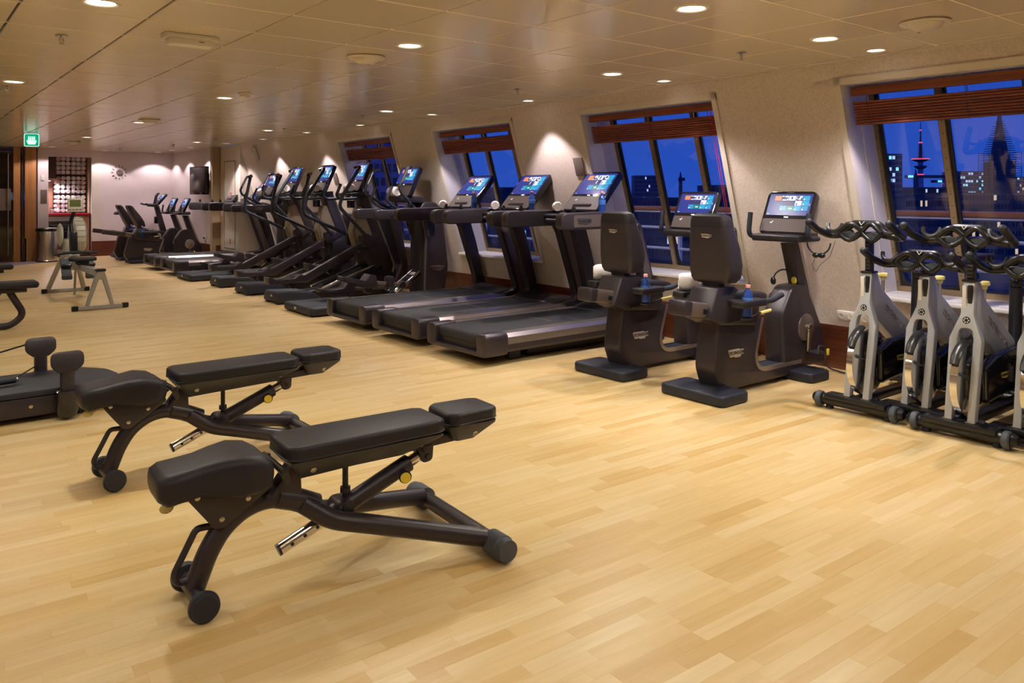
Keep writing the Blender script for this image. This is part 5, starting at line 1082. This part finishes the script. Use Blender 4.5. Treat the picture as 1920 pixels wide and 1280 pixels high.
part('rail_track', MB().box((0, 0.75, 0.4705), (0.05, 1.45, 0.008), 0.002), 'steel', t)
part('front_legs', MB().tube([(-0.22, 2.13, 0.06), (-0.05, 1.85, 0.62)], 0.032, 10).tube([(0.22, 2.13, 0.06), (0.05, 1.85, 0.62)], 0.032, 10), 'rower_grey', t)
part('centre_strut', MB().cyl((0.0, 1.45, 0.42), (0.0, 1.55, 0.02), 0.016), 'rower_grey', t)
part('main_beam', MB().box((0, 1.72, 0.56), (0.13, 0.62, 0.17), 0.02, rot=Matrix.Rotation(R(24), 3, 'X')), 'rower_white', t)
fn = part('fan_housing', MB().lathe([(0.001, -0.085), (0.20, -0.085), (0.245, -0.06), (0.262, 0.0), (0.245, 0.06), (0.20, 0.085), (0.001, 0.085)], (0.125, 2.05, 0.80), (1, 0, 0), 36), 'rower_white', t)
mb = MB()
for k in range(9): r_ = 0.06 + k * 0.02; mb.tube([(0.212, 2.05 + r_ * math.cos(a), 0.80 + r_ * math.sin(a)) for a in [2 * PI * q / 24 for q in range(24)]], 0.0035, 5, closed=True)
part('fan_grille', mb, 'rower_grey', fn, kind='stuff')
mb = MB()
for k in range(20):
    a = 2 * PI * k / 20; mb.tube([(0.06, 2.05 + 0.262 * math.cos(a), 0.80 + 0.262 * math.sin(a)), (0.19, 2.05 + 0.262 * math.cos(a), 0.80 + 0.262 * math.sin(a))], 0.004, 5)
part('perimeter_screen', mb, 'rower_grey', fn, kind='stuff')
part('side_shield', MB().lathe([(0.001, -0.02), (0.14, -0.02), (0.16, 0.0), (0.14, 0.02), (0.001, 0.02)], (-0.10, 1.98, 0.82), (1, 0, 0), 26), 'rower_white', t)
part('chain_box', MB().box((0.0, 1.62, 0.72), (0.085, 0.16, 0.30), 0.02, rot=Matrix.Rotation(R(-10), 3, 'X')), 'black', t)
part('monitor_arm', MB().tube(rpath([(0.0, 1.72, 0.80), (0.0, 1.80, 1.0), (0.03, 1.72, 1.16)], 0.1), 0.032, 10, flat=0.8), 'black', t)
mo = part('monitor', MB().box((0.035, 1.70, 1.235), (0.185, 0.04, 0.185), 0.015), 'rower_white', t)
part('display', MB().box((0.035, 1.679, 1.262), (0.135, 0.006, 0.095), 0.002), 'lcd', mo)
for k in range(4): part('button', MB().box((-0.03 + k * 0.043, 1.678, 1.175), (0.028, 0.006, 0.015), 0.002), 'grey_plate', mo)
for s_ in (-1, 1):
    fp = part('footrest', MB().box((s_ * 0.14, 1.32, 0.40), (0.115, 0.05, 0.30), 0.012, rot=Matrix.Rotation(R(-38), 3, 'X')), 'rubber_grey', t)
    part('heel_cup', MB().box((s_ * 0.14, 1.25, 0.29), (0.12, 0.09, 0.06), 0.015), 'rubber_grey', fp); part('foot_strap', MB().box((s_ * 0.14, 1.29, 0.44), (0.13, 0.05, 0.035), 0.01, rot=Matrix.Rotation(R(-38), 3, 'X')), 'black', fp)
hb = part('pull_handle', MB().tube([(-0.26, 1.42, 0.585), (-0.10, 1.45, 0.60), (0.10, 1.45, 0.60), (0.26, 1.42, 0.585)], 0.018, 10), 'rubber', t)
part('handle_hook', MB().box((0, 1.47, 0.60), (0.10, 0.05, 0.05), 0.012), 'black', hb)
part('seat', MB().loft([[Vector((a, y, b)) for a, b in rrect(-h, 0.515, h, zt, 0.02, 4)] for y, h, zt in ((0.93, 0.11, 0.54), (0.96, 0.155, 0.562), (1.05, 0.16, 0.566), (1.13, 0.14, 0.558), (1.15, 0.10, 0.54))]), 'leather', t)
part('seat_carriage', MB().box((0, 1.04, 0.49), (0.14, 0.14, 0.05), 0.008), 'black', t)

# ------------------------------------------------------------------ far end furniture
t = root('pedal_bin', 'round brushed steel waste bin with black lid by the entrance', 'bin', (2.50, 18.5, 0))
part('bin_body', MB().lathe([(0.185, 0.0), (0.195, 0.01), (0.195, 0.03), (0.19, 0.035), (0.19, 0.62), (0.185, 0.63)], n=36), 'brushed', t)
part('bin_lid', MB().lathe([(0.192, 0.625), (0.202, 0.635), (0.202, 0.672), (0.185, 0.69), (0.001, 0.70)], n=36), 'black', t)
part('bin_foot', MB().lathe([(0.190, 0.0), (0.202, 0.004), (0.202, 0.022), (0.196, 0.026)], n=36), 'black', t)
for x, w, lab in ((2.88, 0.62, 'wood counter unit holding a dark glass fridge'), (3.335, 0.29, 'wood counter unit with a round black port, right of the fridge')):
    cbn = root('counter_cabinet', lab, 'cabinet', (x, 19.85, 0), 0, 'alcove counter units')
    part('cabinet_body', MB().box((0, 0, 0.46), (w - 0.01, 0.52, 0.90), 0.004), 'cabinet_wood', cbn, flat=True)
    part('plinth', MB().box((0, -0.262, 0.04), (w - 0.01, 0.012, 0.08)), 'dark_cabinet', cbn, flat=True)
    if w > 0.5:
        fd = part('fridge_door', MB().box((0.0, -0.272, 0.50), (w - 0.08, 0.03, 0.78), 0.006), 'grey_plate', cbn)
        part('fridge_glass', MB().box((0.0, -0.290, 0.48), (w - 0.18, 0.008, 0.62), 0.004), 'gloss_black', fd)
        for k in range(4):
            part('fridge_shelf', MB().box((0.0, -0.2955, 0.26 + k * 0.15), (w - 0.20, 0.004, 0.006)), 'steel', fd, flat=True)
        for k in range(10):
            part('can', MB().cyl((-0.17 + (k % 5) * 0.085, -0.2955, 0.29 + (k // 5) * 0.30), (-0.17 + (k % 5) * 0.085, -0.2955, 0.36 + (k // 5) * 0.30), 0.003, n=8), 'steel', fd)
    else:
        part('cable_port', MB().lathe([(0.07, 0), (0.076, 0.006), (0.05, 0.007), (0.001, 0.003)], (-0.01, -0.261, 0.74), (0, -1, 0), 24), 'black', cbn)
thing('worktop', MB().box((0, 0, 0), (0.93, 0.60, 0.045), 0.006), 'red_top', 'glossy dark red counter top in the towel alcove', 'worktop', (3.03, 19.84, 0.934))
uc = root('wall_cupboard', 'dark wall cupboard with a lamp strip left of the towel shelves', 'cupboard', (2.72, 20.15, 1.70), 0)
part('cupboard_body', MB().box((0, 0, 0.27), (0.30, 0.5, 0.50), 0.004), 'dark_cabinet', uc, flat=True); part('bottom_panel', MB().box((0.04, -0.01, 0.0), (0.40, 0.52, 0.05), 0.004), 'cabinet_wood', uc, flat=True)
part('lamp_strip', MB().box((0.0, -0.20, -0.027), (0.09, 0.05, 0.006)), 'lamp_small', uc, flat=True)
s_ = spot(0.02, -0.30, -0.04, 45, PINK, 160, 0.6, 0.02); s_.parent = uc
# towel shelves
ts = root('towel_shelf', 'dark shelf unit of three tiers filled with white rolled towels', 'shelf', (3.17, 20.15, 0.958))
for z in (0.0, 0.425, 0.85, 1.275): part('shelf_board', MB().box((0, 0, z), (0.60, 0.36, 0.012), 0.002), 'dark_cabinet', ts, flat=True)
for x in (0.0,): part('divider', MB().box((x, 0, 0.64), (0.008, 0.35, 1.26)), 'dark_cabinet', ts, flat=True)
part('back_board', MB().box((0, 0.185, 0.64), (0.60, 0.012, 1.28)), 'dark_cabinet', ts, flat=True)
rt = MB().lathe([(0.012, -0.165), (0.040, -0.172), (0.0482, -0.160), (0.0485, 0.0), (0.048, 0.155), (0.02, 0.16)], (0, 0, 0), (0, 1, 0), 14)
tm_ = mesh_of('rolled_towel', rt, 'towel'); sm_ = mesh_of('spiral_edge', MB().tube([(0.036 * k / 20 * math.cos(k * 0.8) + 0.004 * math.cos(k * .8), -0.171, (0.036 * k / 20 + 0.004) * math.sin(k * 0.8)) for k in range(21)], 0.0030, 4), 'white_paint')
TR = ['top', 'middle', 'bottom']
for tier in range(3):
    for r_ in range(4):
        for c in range(6):
            x = 3.17 + (-0.245 + c * 0.098 + (0.004 if c > 2 else -0.004)); z = 0.958 + (2 - tier) * 0.425 + 0.056 + r_ * 0.0985
            o = bpy.data.objects.new('shelf_towel', tm_); COL.objects.link(o); o.location = (x + random.uniform(-0.002, 0.002), 20.135 + random.uniform(-0.012, 0.012), z); o.rotation_euler = (0, random.uniform(0, 6), 0)
            tag(o, 'white towel roll, %s from left in the %s row of the %s shelf tier' % (['first', 'second', 'third', 'fourth', 'fifth', 'sixth'][c], ['lowest', 'second lowest', 'second highest', 'highest'][r_], TR[tier]), 'towel', 'towel rolls on the %s tier' % TR[tier])
            q = bpy.data.objects.new('spiral_edge', sm_); COL.objects.link(q); q.parent = o
for k, (x, lab) in enumerate(((2.66, 'left clear glass jar on the red counter'), (2.77, 'right clear glass jar on the red counter'))):
    j = root('glass_jar', lab, 'jar', (x, 19.75, 0.957), 0, 'glass jars on the counter')
    part('jar_body', MB().lathe([(0.042, 0.0), (0.046, 0.004), (0.046, 0.13), (0.040, 0.14)], n=18), 'jar_glass', j); part('jar_contents', MB().lathe([(0.036, 0.006), (0.038, 0.01), (0.036, 0.08), (0.001, 0.09)], n=14), 'rubber_grey' if k == 0 else 'white_plastic', j)
# clock, television, small fittings
ck = root('wall_clock', 'dark round wall clock with loose ray-like hour marks on the back wall', 'clock', (4.06, YB - 0.004, 1.87), 0); ck.scale = (0.82,) * 3
part('clock_face', MB().cyl((0, 0.0, 0), (0, -0.03, 0), 0.075, n=28, bev=0.006), 'grey_plate', ck)
for k in range(12):
    a = k * PI / 6; part('hour_mark', MB().box((0.175 * math.sin(a), -0.008, 0.175 * math.cos(a)), (0.014, 0.012, 0.055), 0.003, rot=Matrix.Rotation(a, 3, 'Y')), 'black', ck)
part('clock_hand', MB().box((0.015, -0.032, 0.015), (0.006, 0.003, 0.06), rot=Matrix.Rotation(R(45), 3, 'Y')).box((-0.01, -0.032, 0.02), (0.006, 0.003, 0.045), rot=Matrix.Rotation(R(-30), 3, 'Y')), 'steel', ck)
tv = root('television', 'flat black television on a swing arm on the far side wall', 'television', (XT - 0.20, 16.75, 1.36), 0)
rz_ = Matrix.Rotation(R(-78), 3, 'Z')
part('tv_case', MB().box((0, 0, 0.30), (0.66, 0.07, 0.58), 0.012, rot=rz_), 'gloss_black', tv); 
mb = MB().box((0, 0, 0), (0.60, 0.006, 0.51), 0.002); mb.v = [tuple(rz_ @ Vector((v[0], v[1] - 0.037, v[2])) + Vector((0, 0, 0.31))) for v in mb.v]; part('tv_screen', mb, 'tv_screen', tv)
part('wall_arm', MB().box((0.13, 0.06, 0.30), (0.16, 0.10, 0.16), 0.01), 'black', tv); part('wall_plate', MB().box((0.19, 0.06, 0.30), (0.016, 0.16, 0.30), 0.004), 'black', tv)
def far_socket(): 
    o = thing('wall_socket', MB().box((0, 0, 0), (0.012, 0.10, 0.085), 0.004), 'white_plastic', 'white wall socket low on the wall under the television', 'socket', (XT - 0.007, 17.0, 0.46), 0, 'white wall sockets'); part('plug', MB().cyl((-0.006, 0.02, 0), (-0.035, 0.02, 0), 0.02), 'rubber', o)
far_socket()
thing('call_point', MB().box((0, 0, 0), (0.06, 0.02, 0.11), 0.006), 'white_plastic', 'small pale thermostat high on the pale column', 'thermostat', (2.46, 18.738, 1.72))
thing('notice_plate', MB().box((0, 0, 0), (0.115, 0.008, 0.28), 0.002), 'grey_plate', 'grey notice plate on the pale column', 'sign', (2.48, 18.745, 1.33))
es = root('fire_sign', 'red fire equipment sign on the white panel door', 'sign', (XP - 0.014, 15.60, 1.30)); part('sign_plate', MB().box((0, 0, 0.05), (0.004, 0.10, 0.12)), 'red_sign', es, flat=True); part('symbol', MB().box((-0.003, 0, 0.055), (0.002, 0.03, 0.07)), 'white_plastic', es, flat=True)
thing('fire_sign', MB().box((0, 0, 0), (0.004, 0.04, 0.10)), 'red_sign', 'small red sticker low on the white panel door', 'sign', (XP - 0.014, 15.62, 0.45))
# power cables on the floor by the wall
mb = MB().tube(rpath([(5.80, 2.90, 0.44), (5.76, 2.93, 0.25), (5.70, 2.96, 0.02), (5.55, 3.00, 0.008), (5.50, 2.90, 0.008), (5.62, 2.84, 0.008), (5.60, 2.95, 0.008)], 0.05), 0.0055, 6)
thing('power_cable', mb, 'rubber', 'black power cable from the socket curling on the floor by the spinning bikes', 'cable')
# ------------------------------------------------------------------ outside: ship rail and the city at dusk
mat('rail_wood', (0.50, 0.18, 0.08), 0.4); mat('rail_white', (0.85, 0.87, 0.92), 0.4)
mat('deck_paint', (0.10, 0.13, 0.2), 0.6)
mat('bldg_dark', (0.075, 0.09, 0.15), 0.8, var=0.3, scale=0.3); mat('bldg_mid', (0.13, 0.15, 0.25), 0.8, var=0.25, scale=0.2); mat('bldg_pale', (0.30, 0.34, 0.50), 0.8, var=0.2, scale=0.2)
mat('bldg_brown', (0.22, 0.17, 0.17), 0.8, var=0.2, scale=0.3)
mat('win_dark', (0.035, 0.045, 0.085), 0.3); mat('win_lit', (0.5, 0.5, 0.4), 0.4, emit=(0.62, 0.80, 0.95), es=0.9); mat('win_warm', (0.5, 0.4, 0.3), 0.4, emit=(1.0, 0.75, 0.45), es=0.7)
mat('led_cyan', (0.1, 0.5, 0.5), 0.4, emit=(0.25, 0.85, 0.9), es=1.3)
rl = root('ship_railing', 'ship railing outside the windows with wooden handrail and pale bars', 'railing', (7.35, 6, 0))
part('handrail', MB().box((0, 0, 1.215), (0.11, 24, 0.055), 0.012), 'rail_wood', rl)
for z in (0.985, 0.735, 0.48): part('rail_bar', MB().cyl((0, -12, z), (0, 12, z), 0.017, n=8), 'rail_white', rl)
part('handrail_strip', MB().box((-0.03, 0, 1.178), (0.03, 24, 0.016)), 'rail_white', rl, flat=True)
for k in range(13): part('stanchion', MB().box((0.02, -11.6 + k * 1.95, 0.66), (0.05, 0.03, 1.08), 0.004), 'rail_white', rl, flat=True)
struct('floor_deck', MB().box((6.95, 6, 0.06), (1.1, 24, 0.12)), 'deck_paint', flat=True)
def pos(px, dep, z=0.0):
    r = (px - 960) / 1474 * dep; s_, c_ = math.sin(R(YAW)), math.cos(R(YAW)); return Vector((s_ * dep + c_ * r, c_ * dep - s_ * r, z))
def zat(py, dep): return CAM_H + (362 - py) / 1474 * dep
ZG = -14.0
RB = random.Random(11)
def building(px0, px1, ptop, dep, key, label, floors=0, cols=0, thick=None, lit=0.15, litkeys=('win_lit', 'win_warm'), yaw=None, base=ZG, name='city_building', darkkey='win_dark'):
    """block standing on the far shore; its front looks towards the ship"""
    a = pos(px0, dep); b = pos(px1, dep); w_ = (b - a).length; top = zat(ptop, dep); c = (a + b) / 2
    rz = math.degrees(math.atan2((b - a).y, (b - a).x)) if yaw is None else yaw
    th = thick or w_ * 0.7
    t = root(name, label, 'building', (c.x, c.y, base), rz, 'city buildings across the water'); H = top - base
    part('walls', MB().box((0, th / 2, H / 2), (w_, th, H)), key, t, flat=True)
    part('roof_slab', MB().box((0, th / 2, H + H * 0.004), (w_ * 1.01, th * 1.01, H * 0.008)), 'bldg_dark', t, flat=True)
    if floors:
        fh = H / floors; cw = w_ / cols; me = {}
        for kk in set(litkeys) | {darkkey}:
            me[kk] = mesh_of('window_pane', MB().box((0, 0, 0), (cw * 0.72, 0.06 * fh, fh * 0.58)), kk, smooth=False)
        k0 = max(0, int(floors * (1 - min(1.0, (top - zat(470, dep)) / H)))) 
        for f in range(k0, floors):
            for q in range(cols):
                kk = RB.choice(litkeys) if RB.random() < lit else darkkey
                o = bpy.data.objects.new('window_pane', me[kk]); COL.objects.link(o); o.parent = t; o.location = (-w_ / 2 + (q + 0.5) * cw, -0.01 * fh, (f + 0.5) * fh)
    return t
struct('ground_shore', MB().box((160, 120, ZG - 0.5), (700, 700, 1.0)), 'bldg_dark', flat=True)
building(1189, 1236, 330, 190, 'bldg_mid', 'dark office block seen through the window behind the nearest treadmill', 20, 14, lit=0.07)
building(1190, 1400, 372, 120, 'bldg_dark', 'long low dark building seen behind the recumbent bike console', 8, 28, lit=0.04, thick=12)
building(1335, 1420, 348, 150, 'bldg_mid', 'low flat-roofed building at the right of the window behind the recumbents', 10, 12, lit=0.05, thick=12)
building(1040, 1185, 376, 175, 'bldg_dark', 'low dark quay building left of the office block', 6, 22, lit=0.05, thick=12)
building(860, 1010, 352, 170, 'bldg_dark', 'dark waterfront block seen through the window behind the middle treadmills', 10, 19, lit=0.05, thick=12)
building(960, 1040, 362, 130, 'bldg_mid', 'lower waterfront block beside the middle treadmill window', 8, 12, lit=0.06, thick=12)
building(655, 770, 222, 46, 'bldg_pale', 'pale apartment block filling the far window behind the ellipticals', 24, 10, lit=0.0, thick=20)
building(1640, 1692, 290, 130, 'bldg_mid', 'rounded office tower left in the window by the spinning bikes', 23, 8, lit=0.18, litkeys=('win_lit', 'led_cyan'))
building(1690, 1780, 352, 160, 'bldg_dark', 'low wide building with pale windows below the radio tower', 13, 22, lit=0.07, thick=12)
building(1698, 1798, 372, 115, 'bldg_brown', 'brownish quay building right behind the ship rail', 10, 22, lit=0.05, thick=12)
building(1795, 1870, 322, 260, 'bldg_mid', 'wide office building with bright floors beside the church spire', 18, 15, lit=0.35, litkeys=('win_lit', 'led_cyan'))
building(1802, 1990, 362, 135, 'bldg_brown', 'long brown building below the church spire', 10, 28, lit=0.05, thick=12, litkeys=('win_warm',))
building(1902, 1960, 332, 300, 'bldg_mid', 'dark office block right of the church spire', 17, 12, lit=0.05)
# radio tower
d_ = 420.0; p = pos(1726, d_); rt_ = root('radio_tower', 'slender radio tower with red lights above the city', 'tower', (p.x, p.y, ZG)); zz = lambda y: zat(y, d_) - ZG
part('shaft', MB().lathe([(2.0, 0), (1.3, zz(318)), (1.4, zz(313))], n=14), 'bldg_pale', rt_)
part('deck', MB().lathe([(1.0, zz(318)), (2.9, zz(314)), (3.2, zz(311)), (1.2, zz(310))], n=20).lathe([(1.4, zz(304)), (4.3, zz(300)), (4.4, zz(297.5)), (1.2, zz(297))], n=20), 'bldg_mid', rt_)
part('neck', MB().cyl((0, 0, zz(312)), (0, 0, zz(298)), 1.3, 1.2), 'bldg_pale', rt_)
part('mast', MB().lathe([(1.0, zz(298)), (0.7, zz(270)), (0.5, zz(268)), (0.35, zz(245)), (0.3, zz(244)), (0.15, zz(229))], n=8), 'bldg_brown', rt_)
mb = MB()
for k in range(8): mb.lathe([(1.9 - k * 0.1, 0), (2.0 - k * 0.1, 0.1), (1.9 - k * 0.1, 0.2)], (0, 0, zz(295 - k * 3.4)), n=10)
part('antenna_rings', mb, 'bldg_brown', rt_)
for y, r_ in ((245, 0.5), (268, 0.8), (299, 4.4), (328, 1.5)):
    part('warning_light', MB().lathe([(r_, 0), (r_ + 0.1, 0.25), (r_, 0.5)], (0, 0, zz(y)), n=16), 'sign_red_led', rt_)
# church spire with scaffolding
d_ = 180.0; p = pos(1874, d_); ch = root('church_spire', 'tall dark church spire wrapped in scaffolding', 'church', (p.x, p.y, ZG), -YAW); zz = lambda y: zat(y, d_) - ZG; px_ = d_ / 1474
part('tower_shaft', MB().box((0, 0, zz(302) / 2), (36 * px_, 36 * px_, zz(302))), 'bldg_brown', ch, flat=True)
part('spire', MB().lathe([(19 * px_, zz(304)), (14 * px_, zz(284)), (9 * px_, zz(255)), (4 * px_, zz(225)), (0.6 * px_, zz(196))], n=8), 'bldg_brown', ch, flat=True)
part('cross', MB().cyl((0, 0, zz(197)), (0, 0, zz(190)), 0.12).box((0, 0, zz(193)), (1.0, 0.12, 0.12)), 'bldg_dark', ch)
mb = MB()
for k in range(34):
    y = 228 + k * 4.2; hw = (max(4, (y - 205) * 0.24) if y < 285 else 24) * px_
    for s_ in (-1, 1): mb.box((0, s_ * hw, zz(y)), (2 * hw, 0.10, 0.10)); mb.box((s_ * hw, 0, zz(y)), (0.10, 2 * hw, 0.10))
for s_ in (-1, 1):
    for q in (-1, -0.33, 0.33, 1): mb.cyl((s_ * 25 * px_, q * 25 * px_, 0), (s_ * 25 * px_, q * 25 * px_, zz(286)), 0.07, n=5)
part('scaffolding', mb, 'bldg_dark', ch, flat=True)
# construction cranes
for px, pt, jl, jr, dep, lab, sgn in ((1717, 331, 1697, 1800, 230, 'tower crane with lit sign near the radio tower', 1706), (1773, 340, 1746, 1790, 280, 'tower crane with lit sign nearer the window bar', 1762), (1276, 336, 1272, 1284, 230, 'small distant crane behind the recumbent bike window', None)):
    p = pos(px, dep); cr = root('tower_crane', lab, 'crane', (p.x, p.y, ZG), -YAW, 'tower cranes'); z = zat(pt, dep) - ZG; q = dep / 1474
    part('crane_mast', MB().box((0, 0, z / 2), (0.9, 0.9, z)), 'bldg_dark', cr, flat=True)
    part('crane_jib', MB().box((((jl + jr) / 2 - px) * q, 0, z), ((jr - jl) * q, 0.7, 0.9)).cyl((0, 0, z), (0, 0, z + 2.2), 0.5, 0.1, 6), 'bldg_dark', cr, flat=True)
    if sgn: part('lit_sign', MB().box(((sgn - px) * q, -0.5, z + 0.05), (9 * q, 0.3, 0.65)), 'led_cyan', cr, flat=True)
# unseen lamps added on the outer wall above the windows, to light the rail
for k, y in enumerate((0.2, 3.5, 6.2, 8.85, 11.6)):
    t = root('added_deck_lamp', 'small unseen lamp added on the outer ship wall, ' + ['nearest the bow end of the bikes', 'between the two nearest windows', 'between the middle windows', 'right of the far window', 'left of the far window'][k], 'lamp', (6.02, y, 2.34), 0, 'added unseen deck lamps')
    part('lamp_base', MB().box((0, 0, 0), (0.05, 0.14, 0.14), 0.01), 'rail_white', t)
    part('lamp_globe', MB().sphere((0.06, 0, -0.01), (0.045, 0.05, 0.05)), 'lamp_small', t)
    d = bpy.data.lights.new('rail_fill_light', 'POINT'); d.energy = 16; d.color = (1.0, 0.86, 0.7); d.shadow_soft_size = 0.04
    lo = bpy.data.objects.new('rail_fill_light', d); COL.objects.link(lo); lo.parent = t; lo.location = (0.16, 0, -0.02)
